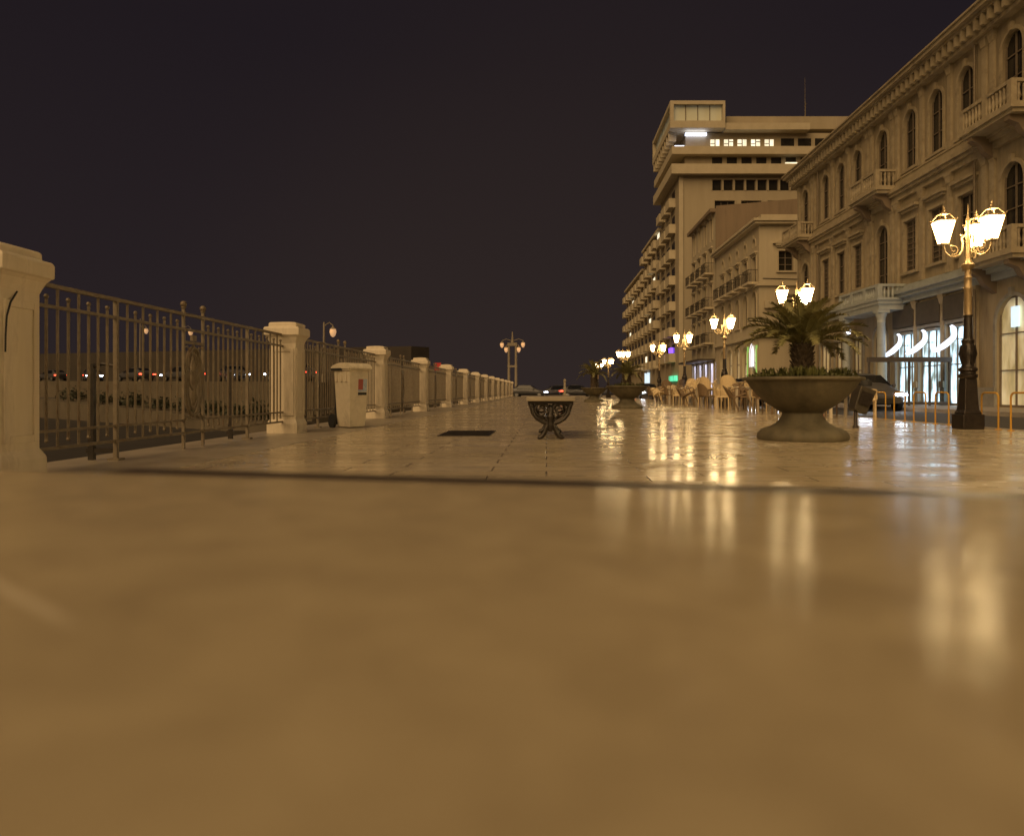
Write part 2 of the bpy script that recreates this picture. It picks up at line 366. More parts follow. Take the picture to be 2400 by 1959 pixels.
# ------------------------------------------------------------------ railings
def railing(label, loc, detail):
    root = thing('iron_railing', label, 'railing', loc, 0, 'iron railings between the stone pillars')
    hl = PS/2-.20                     # half length; local y along the fence, centre at 0
    mt = M['metal']
    def rail(z, r, name):
        MB().box(-r, r, -hl-.02, hl+.02, z-r, z+r).build(name, mt, root)
    rail(1.43, .016, 'top_rail'); rail(1.27, .013, 'middle_rail'); rail(.31, .011, 'lower_rail'); rail(.174, .012, 'bottom_rail')
    for s in (-1, 1):
        b = MB().box(-.017,.017, s*1.41-.017, s*1.41+.017, .01, 1.415); b.box(-.05,.05,s*1.41-.05,s*1.41+.05,0,.022)
        po = b.build('post', mt, root)
        st = MB(); st.box(-.24,-.19,s*1.41-.02,s*1.41+.02,-.05,.86); st.tube([(-.215,s*1.41,.82),(-.12,s*1.41,.86),(-.01,s*1.41,.84)], .014, 6); st.box(-.26,-.02,s*1.41-.016,s*1.41+.016,.07,.11)
        st.build('stay', M['dark_iron'], po)
        b = MB().box(-.0135,.0135, s*.215-.0135, s*.215+.0135, .01, 1.50); b.ball((0, s*.215, 1.535), .034, 10, 6); b.lathe([(.024,1.49),(.028,1.50),(.016,1.515)],8,0,s*.215)
        b.build('finial_post', mt, root, smooth=True)
    ys = []
    for s in (-1, 1):
        ys += [(s*(.215+.1275*k), k % 2 == 1) for k in range(1, 9)]     # odd = short
        k = 1; y = 1.41+.128
        while y < hl-.03:
            ys.append((s*y, k % 2 == 1)); y += .128; k += 1
    def bar(y, short):
        b = MB()
        if short:
            b.tube([(0,y,.24),(0,y,1.325)], .0115, 6); b.ball((0,y,1.345), .02, 6, 4); b.ball((0,y,.235), .017, 6, 4)
        else: b.tube([(0,y,.174),(0,y,1.43)], .0108, 6)
        return b
    if detail:
        for y, sh in ys: bar(y, sh).build('bar', mt, root)
    else:
        for s in (-1, 1):
            b = MB()
            for y, sh in ys:
                r = .0100
                if y*s > 0: b.box(-r, r, y-r, y+r, .24 if sh else .174, 1.34 if sh else 1.43)
            b.build('lattice', mt, root)
    # medallion: oval ring with crest between the two finial posts
    b = MB()
    el = lambda a, b_, t: (0, a*math.cos(t), .72+b_*math.sin(t))
    for a, c, r in ((.178,.37,.020),(.125,.30,.013)):
        b.tube([el(a,c,2*pi*k/28) for k in range(29)], r, 6, cap=False)
    b.tube([(0,0,.42),(0,0,1.16)], .012, 6)
    b.box(-.012,.012,-.2,.2,1.12,1.15); b.box(-.014,.014,-.045,.045,1.16,1.22)
    b.lathe([(.012,.46),(.045,.55),(.03,.62),(.055,.72),(.03,.82),(.04,.9),(.01,.98)], 8)
    for s in (-1,1):
        b.tube([(0,s*.02,.62),(0,s*.08,.68),(0,s*.10,.78),(0,s*.05,.84),(0,s*.02,.78)], .008, 5)
        b.tube([(0,s*.02,1.0),(0,s*.09,1.04),(0,s*.13,1.10),(0,s*.19,1.08)], .008, 5)
        b.tube([(0,s*.04,.36),(0,s*.10,.32),(0,s*.15,.37),(0,s*.20,.33)], .010, 5)
    b.tube([(0,-.2,.31),(0,-.1,.345),(0,0,.36),(0,.1,.345),(0,.2,.31)], .012, 6)
    b.build('medallion', mt, root, smooth=True)
    return root
def rail_y(n): return PY0 + PS*(n-2) + PS/2
CABLE = MB().tube([(.209,-.06,1.30),(.209,-.12,1.22),(.209,-.155,1.12),(.209,-.165,1.0),(.209,-.168,.88)], .006, 6).build('cable', M['rubber'], p0)
railing('nearest iron railing panel with oval medallion left of the wheeled bin', (PX, rail_y(1), 0), True)
railing('iron railing panel passing behind the wheeled bin', (PX, rail_y(2), 0), True)
r3 = railing('third iron railing panel counted from the camera, first one past the wheeled bin', (PX, rail_y(3), 0), False)
for n in range(4, NP):
    dup(r3, (PX, rail_y(n), 0), 0, (ORD[n]+' iron railing panel counted from the nearest one') if n < NP-1 else 'farthest iron railing panel beside the last stone pillar')
railing('iron railing panel running out of the photo at the left edge', (PX, rail_y(0), 0), False)

# ------------------------------------------------------------------ street lamps
def lantern_parts(root, cx, cy, z0, lit):
    g = MB().frustum(cx, cy, .11,.11, z0+.03, .25,.25, z0+.37).build('lantern_glass', lit, root)
    f = MB()
    f.frustum(cx,cy,.13,.13,z0,.12,.12,z0+.028)
    cs = [(-1,-1),(1,-1),(1,1),(-1,1)]
    for sx, sy in cs: f.tube([(cx+sx*.058,cy+sy*.058,z0+.02),(cx+sx*.13,cy+sy*.13,z0+.38)], .008, 5)
    for i in range(4):
        a, b = cs[i], cs[(i+1)%4]
        f.tube([(cx+a[0]*.134,cy+a[1]*.134,z0+.39),(cx+b[0]*.134,cy+b[1]*.134,z0+.39)], .011, 5)
        f.tube([(cx+a[0]*.134,cy+a[1]*.134,z0+.39),(cx+a[0]*.06,cy+a[1]*.06,z0+.50)], .007, 5)
        f.ball((cx+a[0]*.142,cy+a[1]*.142,z0+.415), .016, 6, 4)
    f.frustum(cx,cy,.14,.14,z0+.495,.05,.05,z0+.54); f.lathe([(.02,z0+.53),(.03,z0+.56),(.012,z0+.585),(.02,z0+.605),(.004,z0+.64)],8,cx,cy)
    f.build('lantern_frame', M['lamp_gold'], g, smooth=True)
def scroll(b, d, z, r, rad, big=True):
    dx, dy = d
    P = lambda q, h: (dx*q, dy*q, h)
    b.tube([P(.03,z+.24),P(.07,z+.26),P(.10,z+.22),P(.085,z+.13),P(.09,z+.03),P(.14,z-.05),P(.22,z-.085),P(.30,z-.07),P(.37,z-.01),P(rad-.01,z+.06),P(rad,z+.12)], r, 7)
    c = []
    for k in range(22):
        t = k/21*2.6*pi; q = .085*(1-k/26)
        c.append(P(.235+q*math.cos(-t-1.2), z+.035+q*math.sin(-t-1.2)))
    b.tube(c, r*.7, 6)
    b.ball(P(.27,z+.09), .022, 6, 4); b.ball(P(.11,z+.27), .018, 6, 4)
def street_lamp(label, loc, lit, group):
    root = thing('street_lamp', label, 'street lamp', loc, 0, group)
    MB().box(-.175,.175,-.175,.175,0,.24).build('plinth', M['lamp_iron'], root, bevel=.015)
    b = MB(); b.stack(0,0,[(.145,.24),(.142,.27),(.122,.31),(.112,.40),(.095,.80),(.092,.82)])
    b.build('pedestal', M['lamp_iron'], root, bevel=.01)
    b = MB(); b.lathe([(.12,.82),(.14,.84),(.145,.88),(.115,.90),(.115,.93),(.142,.95),(.14,.985),(.10,1.01),(.088,1.06),(.10,1.16),(.118,1.25),(.10,1.34),(.085,1.38),(.095,1.41),(.098,1.44),(.07,1.47),(.066,1.60),(.062,1.82),(.075,1.83),(.075,1.85)],20)
    for k in range(8):
        q = 2*pi*k/8; b.tube([(.085*math.cos(q),.085*math.sin(q),1.06),(.125*math.cos(q),.125*math.sin(q),1.22),(.10*math.cos(q),.10*math.sin(q),1.36)], .014, 5)
    b.build('lower_pole', M['lamp_iron'], root, smooth=True)
    b = MB(); b.lathe([(.064,1.85),(.058,2.25),(.066,2.27),(.068,2.31),(.056,2.33),(.056,2.44),(.066,2.46),(.05,2.49),(.05,2.58),(.10,2.63),(.105,2.67),(.07,2.70),(.05,2.76),(.045,2.84),(.036,2.9),(.04,3.05),(.052,3.10),(.052,3.16),(.034,3.2),(.034,3.36),(.042,3.38),(.016,3.45),(.008,3.6),(.002,3.66)],16)
    b.build('upper_pole', M['lamp_gold'], root, smooth=True)
    for a in (180, -65, 42):
        d = (math.cos(R(a)), math.sin(R(a)))
        b = MB(); scroll(b, d, 2.88, .015, .40); b.build('bracket_arm', M['lamp_gold'], root, smooth=True)
        lantern_parts(root, d[0]*.40, d[1]*.40, 2.99, lit)
    return root
GL = 'bronze three lantern lamps along the promenade kerb'
LX = 6.86; LY = 11.75; LS = 8.03
L1 = street_lamp('tall lit street lamp standing right of the palm planter, nearest of its row', (LX, LY, 0), M['lantern'], GL)
dup(L1, (LX, LY+LS, 0), 0, 'lit street lamp rising directly behind the potted palm fronds')
dup(L1, (LX, LY+2*LS, 0), 0, 'third lit lamp of the kerb row, first one left of the palm')
dup(L1, (LX, LY+3*LS, 0), 0, 'fourth lit lamp of the kerb row, second one left of the palm')
dup(L1, (LX, LY+4*LS, 0), 0, 'fifth lit lamp of the kerb row, third one left of the palm')
dup(L1, (5.45, 51.5, 0), R(40), 'lit lamp rising behind the second planter down the promenade')
dup(L1, (5.5, 64, 0), R(20), 'distant lit lamp just left of the one behind the second planter')
dup(L1, (5.3, 74, 0), R(75), 'farthest lit lamp of the promenade row beside the third planter')
ln0 = dup(L1, (LX, LY-LS, 0), 0, 'lit street lamp beside the camera, outside the photo to the right')
ln1 = dup(L1, (LX, LY-2*LS, 0), 0, 'lit street lamp behind the camera on the promenade kerb')
for ln in (ln0, ln1):
    for g in [x for x in COL.objects if x.parent == ln and x.name.startswith('lantern_glass')]:
        g.data = g.data.copy(); g.data.materials[0] = M['lantern_boost']

# big twin-column lamp at the far end of the fence
def sea_lamp(label, loc, rz, hgt, group=None, twin=True, dim='lantern_dim'):
    root = thing('harbour_lamp', label, 'street lamp', loc, rz, group)
    b = MB()
    if twin:
        for s in (-1,1): b.lathe([(.24,0),(.24,.6),(.17,.7),(.15,hgt*.55),(.13,hgt*.8)],12,s*.42,0)
        b.box(-.62,.62,-.25,.25,-.05,.35); b.box(-.56,.56,-.14,.14,hgt*.45,hgt*.48); b.box(-.56,.56,-.16,.16,hgt*.78,hgt*.83)
        b.lathe([(.2,hgt*.83),(.12,hgt*.9),(.06,hgt)],10)
    else: b.lathe([(.2,0),(.2,.5),(.11,.6),(.08,hgt*.7),(.06,hgt*.98),(.01,hgt)],10)
    b.build('column', M['marker'], root, smooth=True)
    for k, s in enumerate((-1,1) if twin else (1,)):
        for j, (dx, dz) in enumerate(((1.25,0),(.75,-.55)) if twin else ((.62,0),)):
            z = hgt*.76+dz
            a = MB().tube([(0,0,z+.7),(s*dx*.6,0,z+.95),(s*dx,.0,z+.75),(s*dx,0,z+.55)], .04, 6); a.build('arm', M['marker'], root, smooth=True)
            g = MB().lathe([(.05,z-.05),(.16,z+.05),(.24,z+.3),(.2,z+.5),(.05,z+.56)],10,s*dx,0).build('lantern_glass', M[dim], root, smooth=True)
            MB().lathe([(.24,z+.5),(.12,z+.6),(.02,z+.72)],10,s*dx,0).build('lantern_hood', M['marker'], g)
    return root
sea_lamp('tall pale twin column lamp at the far end of the fence', (-3.9, 83, 0), R(-12), 7.4)

# ------------------------------------------------------------------ stone benches
def bench_frame(root, y):
    b = MB()
    t = .026
    def bar(pts, r): b.tube([(x, y, z) for x, z in pts], r, 8)
    b.box(-.29,.29,y-.03,y+.03,.455,.486)
    for s in (-1,1):
        bar([(s*.27,.47),(s*.245,.40),(s*.225,.33),(s*.175,.265),(s*.105,.222),(s*.03,.20),(0,.19)], .026)
        c = []
        for k in range(24):
            q = k/23*2.2*pi; r = .082*(1-k/34)
            c.append((s*(.125+r*math.cos(q+2.2)*-1), .365+r*math.sin(q+2.2)))
        bar(c, .014)
        bar([(s*.20,.44),(s*.12,.455),(s*.05,.43),(s*.02,.37),(s*.05,.33)], .016)
        bar([(s*.02,.21),(s*.055,.15),(s*.075,.09),(s*.11,.04),(s*.15,.02)], .03)
        b.ball((s*.15,y,.022), .022, 8, 5)
        bar([(s*.03,.22),(s*.06,.27),(s*.03,.31),(0,.29)], .015)
    b.lathe([(.03,.10),(.045,.15),(.05,.20),(.035,.25),(.05,.29),(.03,.34),(.02,.42)], 10, 0, y)
    return b.build('end_frame', M['dark_iron'], root, smooth=True)
GB = 'stone benches on scrolled iron frames'
bn = thing('stone_bench', 'stone topped bench on scrolled black iron frame standing mid promenade', 'bench', (.055, 9.25, 0), 0, GB)
MB().box(-.31,.31,-.08,1.55,.487,.545).build('seat', M['bench_stone'], bn, bevel=.01)
bench_frame(bn, 0); bench_frame(bn, 1.42)
MB().tube([(0,0,.24),(0,1.42,.24)], .016, 8).build('stretcher', M['dark_iron'], bn)
# the bench the camera rests on
fb = thing('stone_bench', 'polished stone bench top filling the whole foreground', 'bench', (0, .56, 0), R(-2.6), GB)
fseat = MB().box(-1.5,1.5,-.80,0,-.06,0).build('seat', M['slab'], fb, bevel=.012)
fseat.location = (0, 0, .5475); fseat.rotation_euler = (R(-1.45), R(1.3), 0)
tr = MB().box(-.36,1.5,.001,.05,-.05,-.0015).build('edge_trim', M['edge_trim'], fseat)
for x in (-1.1, 1.1):
    f = bench_frame(fb, 0); f.location = (x, -.4, -.03); f.rotation_euler = (0,0,R(90))

# ------------------------------------------------------------------ wheeled bin
bn = WB = thing('wheeled_bin', 'pale wheeled rubbish bin with a sticker standing against the fence', 'rubbish bin', (-3.27, 12.1, 0), R(-38), None)
# local: front faces +x, width along y
def binbody():
    b = MB(); 
    rings = [(-.20,.20,-.185,.185,.02),(-.215,.215,-.20,.20,.10),(-.255,.27,-.245,.245,.86),(-.27,.285,-.265,.265,.865),(-.27,.285,-.265,.265,.90)]
    i = 0
    for x0,x1,y0,y1,z in rings: b.v += [(x0,y0,z),(x1,y0,z),(x1,y1,z),(x0,y1,z)]
    for k in range(len(rings)-1):
        for j in range(4): b.f.append((4*k+j,4*k+(j+1)%4,4*k+4+(j+1)%4,4*k+4+j))
    b.f.append((3,2,1,0)); b.f.append(tuple(4*(len(rings)-1)+j for j in range(4)))
    for y in (-.12,0,.12):  # moulded ribs below the rim at the side
        b.box(-.2+.16*(y/.12+1),-.14+.16*(y/.12+1),-.262,-.235,.70,.86)
    return b
binbody().build('bin_body', M['bin'], bn, bevel=.02)
l = MB()
xs = [-.31,-.24,-.12,0,.12,.24,.31,.33]; zz = [.925,.95,.972,.985,.985,.968,.935,.905]
for k in range(len(xs)-1):
    l.quad((xs[k],-.285,zz[k]),(xs[k+1],-.285,zz[k+1]),(xs[k+1],.285,zz[k+1]),(xs[k],.285,zz[k]))
    for s in (-1,1): l.quad((xs[k],s*.285,.895),(xs[k+1],s*.285,.895),(xs[k+1],s*.285,zz[k+1]),(xs[k],s*.285,zz[k]))
l.quad((.33,-.285,.895),(.33,.285,.895),(.33,.285,.905),(.33,-.285,.905)); l.quad((-.31,-.285,.895),(-.31,.285,.895),(-.31,.285,.925),(-.31,-.285,.925)); l.quad((-.31,-.285,.895),(.33,-.285,.895),(.33,.285,.895),(-.31,.285,.895))
l.build('lid', M['bin'], bn, smooth=True)
MB().box(-.305,.05,-.292,-.262,.872,.905).build('rim_strip', M['rubber'], bn)
b = MB().tube([(-.36,-.2,.93),(-.36,.2,.93)], .018, 8)
for s in (-1,1): b.tube([(-.36,s*.18,.93),(-.26,s*.18,.9)], .014, 6)
b.build('handle', M['rubber'], bn)
for s in (-1,1):
    w = MB(); w.tube([(-.27,s*.245,.105),(-.27,s*.305,.105)], .105, 20); w.build('wheel', M['rubber'], bn, smooth=True)
MB().box(-.36,-.30,-.16,-.10,.05,.78).build('back_strut', M['rubber'], bn)
tilt = .055/.76
def stick(y0,y1,z0,z1,mat,nm,e):
    f = lambda z: .215+tilt*(z-.10)+e
    return MB().poly([(f(z0),y0,z0),(f(z0),y1,z0),(f(z1),y1,z1),(f(z1),y0,z1)]).build(nm, mat, bn)
stick(-.02,.20,.55,.74,M['sticker_blue'],'sticker',.004); stick(-.02,.10,.58,.74,M['sticker_red'],'sticker',.007); stick(-.02,.20,.50,.54,M['rubber'],'sticker',.004)

WB.scale = (.80,.80,1.10)
# ------------------------------------------------------------------ planters with palms
def planter(label, loc, group):
    root = thing('stone_planter', label, 'planter', loc, 0, group)
    MB().lathe([(.545,0),(.56,.03),(.552,.075),(.52,.115),(.47,.145),(.40,.165),(.33,.205),(.285,.25),(.255,.30),(.248,.335),(.262,.352)], 48).build('pedestal', M['planter'], root, smooth=True)
    MB().lathe([(.26,.35),(.30,.375),(.40,.435),(.47,.49),(.565,.58),(.63,.655),(.668,.715),(.69,.745),(.70,.75),(.735,.752),(.745,.765),(.74,.785),(.725,.795),(.68,.792),(.66,.76),(.6,.74)], 48).build('bowl', M['planter'], root, smooth=True)
    MB().lathe([(.64,.745),(.35,.775),(.02,.80)], 24).build('soil', M['soil'], root)
    return root
def frond(b, az, el, length, curl, rng, nl=50, wid=.16):
    d = Vector((math.cos(az), math.sin(az), 0)); p = Vector((0,0,0)); e = el; pts = []
    n = nl; st = length/n
    for k in range(n+1):
        pts.append((p.copy(), e)); p = p + (d*math.cos(e) + Vector((0,0,1))*math.sin(e))*st; e -= curl/n*(.5+1.1*k/n)
    side = Vector((-d.y, d.x, 0))
    b.tube([tuple(q[0]) for q in pts[::3]], [.011*(1-.8*i/len(pts[::3])) for i in range(len(pts[::3]))], 4, cap=False)
    for k in range(4, n+1):
        q, e = pts[k]; f = k/n
        t = d*math.cos(e) + Vector((0,0,1))*math.sin(e); up = Vector((0,0,1))*math.cos(e) - d*math.sin(e)
        ll = wid*(1-abs(f-.45)**1.6*1.5)*rng.uniform(.85,1.1)
        for s in (-1,1):
            v = (side*s*.72 + t*.62 + up*rng.uniform(.05,.5)).normalized()
            tip = q + v*ll + Vector((0,0,-.02))*rng.random(); w = t*.0082
            mid = q + v*ll*.5 + up*.004
            b.poly([tuple(q-w), tuple(mid-w*1.1), tuple(tip), tuple(mid+w*1.1), tuple(q+w)])
def palm(label, loc, group, seed, scale=1.0, nf=46):
    rng = random.Random(seed)
    root = thing('potted_palm', label, 'palm', loc, 0, group)
    t = MB(); t.lathe([(.15,-.03),(.14,.06),(.125,.16),(.12,.26),(.13,.34),(.11,.42),(.05,.46)], 14)
    for k in range(70):
        z = -.01+k*.0062; q = k*2.4; r = .125
        t.tube([(r*math.cos(q)*.9,r*math.sin(q)*.9,z),((r+.03)*math.cos(q),(r+.03)*math.sin(q),z+.045)], [.022,.006], 5)
    t.build('trunk', M['trunk'], root)
    c = MB()
    for k in range(nf):
        f = k/nf; az = k*2.39996 + rng.uniform(-.2,.2)
        el = R(86 - 74*f**.95 + rng.uniform(-11,11))
        L = (.54+.27*f**.5)*scale*rng.uniform(.9,1.08)
        i0 = len(c.v); frond(c, az, el, L, R(38+38*f+rng.uniform(-8,10)), rng, wid=.15*scale)
        off = Vector((.05*math.cos(az), .05*math.sin(az), .42))
        for i in range(i0, len(c.v)): c.v[i] = tuple(Vector(c.v[i])+off)
    c.build('crown', M['leaf'], root)
    return root
def underplants(label, loc, seed, rmax=.66, n=260):
    rng = random.Random(seed); b = MB()
    for k in range(n):
        q = rng.uniform(0,2*pi); r = rmax*math.sqrt(rng.random()); x, y = r*math.cos(q), r*math.sin(q); z = .02*(1-r/rmax)
        for j in range(5):
            a = rng.uniform(0,2*pi); h = rng.uniform(.025,.065)*(2.4 if math.sin(3*q+1)>.5 else 1); o_ = rng.uniform(.03,.09); w = rng.uniform(.008,.018)
            tip = (x+o_*math.cos(a), y+o_*math.sin(a), z+h); m = (x+o_*.45*math.cos(a), y+o_*.45*math.sin(a), z+h*.75)
            sx, sy = -w*math.sin(a), w*math.cos(a)
            b.poly([(x,y,z),(m[0]+sx,m[1]+sy,m[2]),tip,(m[0]-sx,m[1]-sy,m[2])])
    return tag(b.build('low_plants', M['shrub'], loc=loc), label, 'plants', None, 'stuff')
GPT = 'round stone planters along the promenade'; GPP = 'palms growing in the stone planters'
PLX, PLY = 3.26, 9.2
pl = planter('large round stone planter bowl in front of the nearest street lamp', (PLX,PLY,0), GPT)
palm('feathery palm growing in the large near stone planter', (PLX,PLY,.79), GPP, 3)
underplants('low green plants filling the rim of the large near planter', (PLX,PLY,.775), 5)
dup(pl, (2.83,25.3,0), 0, 'dark stone planter in the middle distance, second of the row')
pm2 = palm('small dark palm growing in the second planter of the row', (2.83,25.3,.79), GPP, 8, .85, 30)
dup(pl, (2.64,40,0), 0, 'small far stone planter, third of the row')
p3 = dup(pm2, (2.64,40,.79), R(60), 'tall leaning palm growing in the third and farthest planter'); p3.scale = (1.35,1.35,1.7)
underplants('low plants filling the second planter of the row', (2.83,25.3,.775), 6, .6, 110)

dc = thing('bench_shadow_plate', 'dark flat rectangular plate laid left of the bench in place of its shadow', 'shadow plate', (-1.14, 10.5, 0))  # dark plate laid in place of the bench's cast shadow
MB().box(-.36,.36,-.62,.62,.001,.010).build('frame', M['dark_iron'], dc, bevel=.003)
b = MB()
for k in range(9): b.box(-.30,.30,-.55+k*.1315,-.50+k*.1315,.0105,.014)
b.build('shadow_bars', M['dark_iron'], dc)
# ------------------------------------------------------------------ litter post / menu board
bd = thing('litter_bin', 'dark tilted litter bin on a short post right of the planter', 'litter bin', (5.18, 12.1, 0), R(8))
MB().lathe([(.05,0),(.05,.02),(.03,.05),(.028,.42)],10).build('post', M['lamp_iron'], bd, smooth=True)
b = MB(); b.frustum(0,0,.24,.2,0,.30,.26,.42)
q = b.build('bin_body', M['board'], bd, bevel=.015); q.location = (.03,0,.27); q.rotation_euler = (0,R(19),0)
b = MB(); b.lathe([(.11,.70),(.115,.74),(.10,.79),(.05,.815)],14,.17,0)
b.build('lid', M['rubber'], bd, smooth=True)
b = MB(); b.box(-.10,.10,-.139,-.128,.12,.34); q2 = b.build('front_panel', M['lamp_iron'], q)

# ------------------------------------------------------------------ hoop barriers
def hoop(label, y0, w, x, first=None):
    if first: return dup(first, (x,y0,0), R(4), label)
    root = thing('hoop_barrier', label, 'barrier', (x,y0,0), R(4), 'yellow hoop barriers along the kerb')
    b = MB(); r = .08; pts = [(0,0,0),(0,0,(.59-r))]
    for k in range(1,7): t = pi/2*k/6; pts.append((0, r-r*math.cos(t), (.59-r)+r*math.sin(t)))
    for k in range(0,7): t = pi/2*k/6; pts.append((0, w-r+r*math.sin(t), (.59-r)+r*math.cos(t)))
    pts.append((0,w,0)); b.tube(pts, .015, 10)
    b.build('hoop', M['hoop'], root, smooth=True)
    f = MB()
    for y in (0,w): f.lathe([(.05,.001),(.05,.012),(.024,.016)],12,0,y)
    f.build('base_flange', M['hoop'], root)
    return root
hp = hoop('yellow hoop barrier at the right edge, nearest of the row', 10.75, .40, 7.2)
for y, x, lab in ((11.5,7.2,'second yellow hoop barrier, just right of the near lamp'),(13.1,7.3,'yellow hoop barrier just left of the near lamp base'),(13.95,7.33,'second yellow hoop barrier left of the near lamp'),
                  (14.8,7.35,'third yellow hoop barrier left of the near lamp'),(15.75,7.4,'farthest yellow hoop barrier beside the tilted litter bin')):
    hoop(lab, y, .40, x, hp)

# ------------------------------------------------------------------ cars
def car(label, loc, rz, paint, group, lit='head'):
    root = thing('passenger_car', label, 'car', loc, rz, group)   # front at -y
    st = [(-2.08,.62,.30,.55,.55,.62),(-2.0,.80,.24,.66,.66,.70),(-1.5,.86,.22,.74,.82,.72),(-.95,.88,.22,.82,.92,.74),(-.35,.885,.22,.90,1.38,.58),(.3,.885,.22,.93,1.46,.60),(1.0,.885,.22,.94,1.42,.58),(1.6,.87,.24,.95,1.12,.62),(1.95,.83,.28,.92,.98,.70),(2.08,.72,.34,.80,.84,.62)]
    b = MB()
    for y,w,z0,zb,zr,wr in st:
        b.v += [(-w*.9,y,z0),(-w,y,(z0+zb)/2-.05),(-w*.97,y,zb),(-wr,y,zr-.03 if zr>zb+.1 else zr),(-wr*.8,y,zr),(wr*.8,y,zr),(wr,y,zr-.03 if zr>zb+.1 else zr),(w*.97,y,zb),(w,y,(z0+zb)/2-.05),(w*.9,y,z0)]
    n = 10
    for k in range(len(st)-1):
        for j in range(n): b.f.append((k*n+j,k*n+(j+1)%n,(k+1)*n+(j+1)%n,(k+1)*n+j))
    b.f.append(tuple(range(n))); b.f.append(tuple((len(st)-1)*n+j for j in range(n))[::-1])
    bo = b.build('car_body', paint, root, smooth=True)
    for p in bo.data.polygons: p.use_smooth = True
    s = bo.modifiers.new('sub','SUBSURF'); s.levels = 1; s.render_levels = 1
    # glass
    g = MB().quad((-.70,-.96,.935),(.70,-.96,.935),(.54,-.42,1.345),(-.54,-.42,1.345)); g.build('windscreen', M['car_glass'], root)
    g = MB().quad((-.56,1.12,1.39),(.56,1.12,1.39),(.62,1.62,1.12),(-.62,1.62,1.12)); g.build('rear_window', M['car_glass'], root)
    for s_ in (-1,1):
        g = MB().poly([(s_*.875,-.72,.93),(s_*.885,1.35,.985),(s_*.66,1.05,1.37),(s_*.635,-.25,1.36)]); g.build('side_window', M['car_glass'], root)
        MB().box(*sorted((s_*.42,s_*.84)),-2.09,-1.84,.56,.66).build('headlight', M[lit], root, bevel=.03)
        MB().box(*sorted((s_*.50,s_*.86)),1.80,2.09,.68,.80).build('taillight', M['tail'], root, bevel=.02)
        MB().box(*sorted((s_*.90,s_*1.02)),-.72,-.58,.90,1.02).build('mirror', paint, root, bevel=.02)
        for y in (-1.28,1.30):
            w = MB().tube([(s_*.70,y,.31),(s_*.895,y,.31)], .31, 20).build('wheel', M['rubber'], root, smooth=True)
            MB().tube([(s_*.88,y,.31),(s_*.902,y,.31)], .19, 14).build('hub_cap', M['hub'], w)
    MB().box(-.34,.34,-2.115,-2.06,.34,.48).build('grille', M['rubber'], root)
    return root
GC = 'cars on the road beside the promenade'
c1 = car('grey car with lit headlights on the road between the tilted bin and near lamp', (12.3, 28.2, -.13), R(-2), M['car_grey'], GC)
c2 = dup(c1, (10.6, 37.0, -.13), R(1), 'grey car with lit headlights partly hidden behind the large planter')
dup(c1, (9.2, 66, -.13), 0, 'distant car with lit headlights left of the cafe chairs')
GF = 'cars crossing at the far end of the promenade'
far = car('grey car crossing at the far end, just right of the last fence pillar', (-2.0, 82.4, -.134), R(84), M['car_grey'], GF, 'head_far')
dup(far, (3.6, 82.2, -.134), R(95), 'grey car crossing at the far end, behind the third planter')
dup(far, (1.0, 86.5, -.134), R(-82), 'grey car crossing at the far end, between the two others')

dup(far, (-7.4, 86.0, -.134), R(-92), 'grey car crossing at the far end, half hidden behind the fence end')
dup(far, (7.6, 86.3, -.134), R(-88), 'grey car crossing at the far end, rightmost below the lamps')
# ------------------------------------------------------------------ far marker post, white kerb pieces
mk = thing('marker_post', 'pale stone marker post at the far end of the promenade', 'post', (2.0, 79.0, 0))
MB().stack(0,0,[(.2,0),(.2,.25),(.13,.32),(.11,1.6),(.15,1.7),(.15,1.8),(.02,1.95)]).build('shaft', M['marker'], mk)
MB().stack(0,0,[(.34,0),(.34,.14),(.3,.16)]).build('base', M['marker'], mk)

# ------------------------------------------------------------------ cafe furniture
GCH = 'woven cafe chairs along the kerb'
def chair(label, loc, rz, mat, group):
    r = thing('cafe_chair', label, 'chair', loc, rz, group)      # faces -y
    MB().box(-.24,.24,-.24,.22,.40,.45).build('seat', mat, r, bevel=.012)
    b = MB()
    for k in range(9):
        a = R(-75+150*k/8); x, y = .27*math.sin(a), .10+.17*math.cos(a)
        a2 = R(-75+150*(k+1)/8)
        if k < 8:
            x2, y2 = .27*math.sin(a2), .10+.17*math.cos(a2)
            t0 = .88-.20*abs(math.sin(a))**3; t1 = .88-.20*abs(math.sin(a2))**3
            for q0, q1 in ((0,0),(.025,.025)):
                b.quad((x*(1+q0),y+q0,.45),(x2*(1+q0),y2+q0,.45),(x2*(1+q0),y2+.05+q0,t1),(x*(1+q0),y+.05+q0,t0))
            b.quad((x,y+.05,t0),(x2,y2+.05,t1),(x2*1.025,y2+.075,t1),(x*1.025,y+.075,t0))
    b.build('backrest', mat, r)
    for s in (-1,1):
        MB().tube([(s*.265,.15,.66),(s*.275,-.05,.65),(s*.265,-.22,.64),(s*.25,-.23,.44)], .02, 6).build('armrest', mat, r)
        for y in (-.21,.19): MB().tube([(s*.225,y,0),(s*.22,y,.41)], .02, 6).build('leg', mat, r)
    return r
def table(label, loc, group):
    r = thing('cafe_table', label, 'table', loc, 0, group)
    MB().box(-.34,.34,-.34,.34,.72,.75).build('tabletop', M['table_white'], r, bevel=.008)
    for sx in (-1,1):
        for sy in (-1,1): MB().box(sx*.29-.03,sx*.29+.03,sy*.29-.03,sy*.29+.03,0,.72).build('leg', M['table_white'], r)
    return r
chA = chair('light woven cafe chair nearest the tilted litter bin', (7.0, 15.9, 0), R(70), M['rattan'], GCH)
chB = chair('dark woven cafe chair beside the nearest cafe table', (6.6, 17.2, 0), R(-60), M['rattan_dark'], GCH)
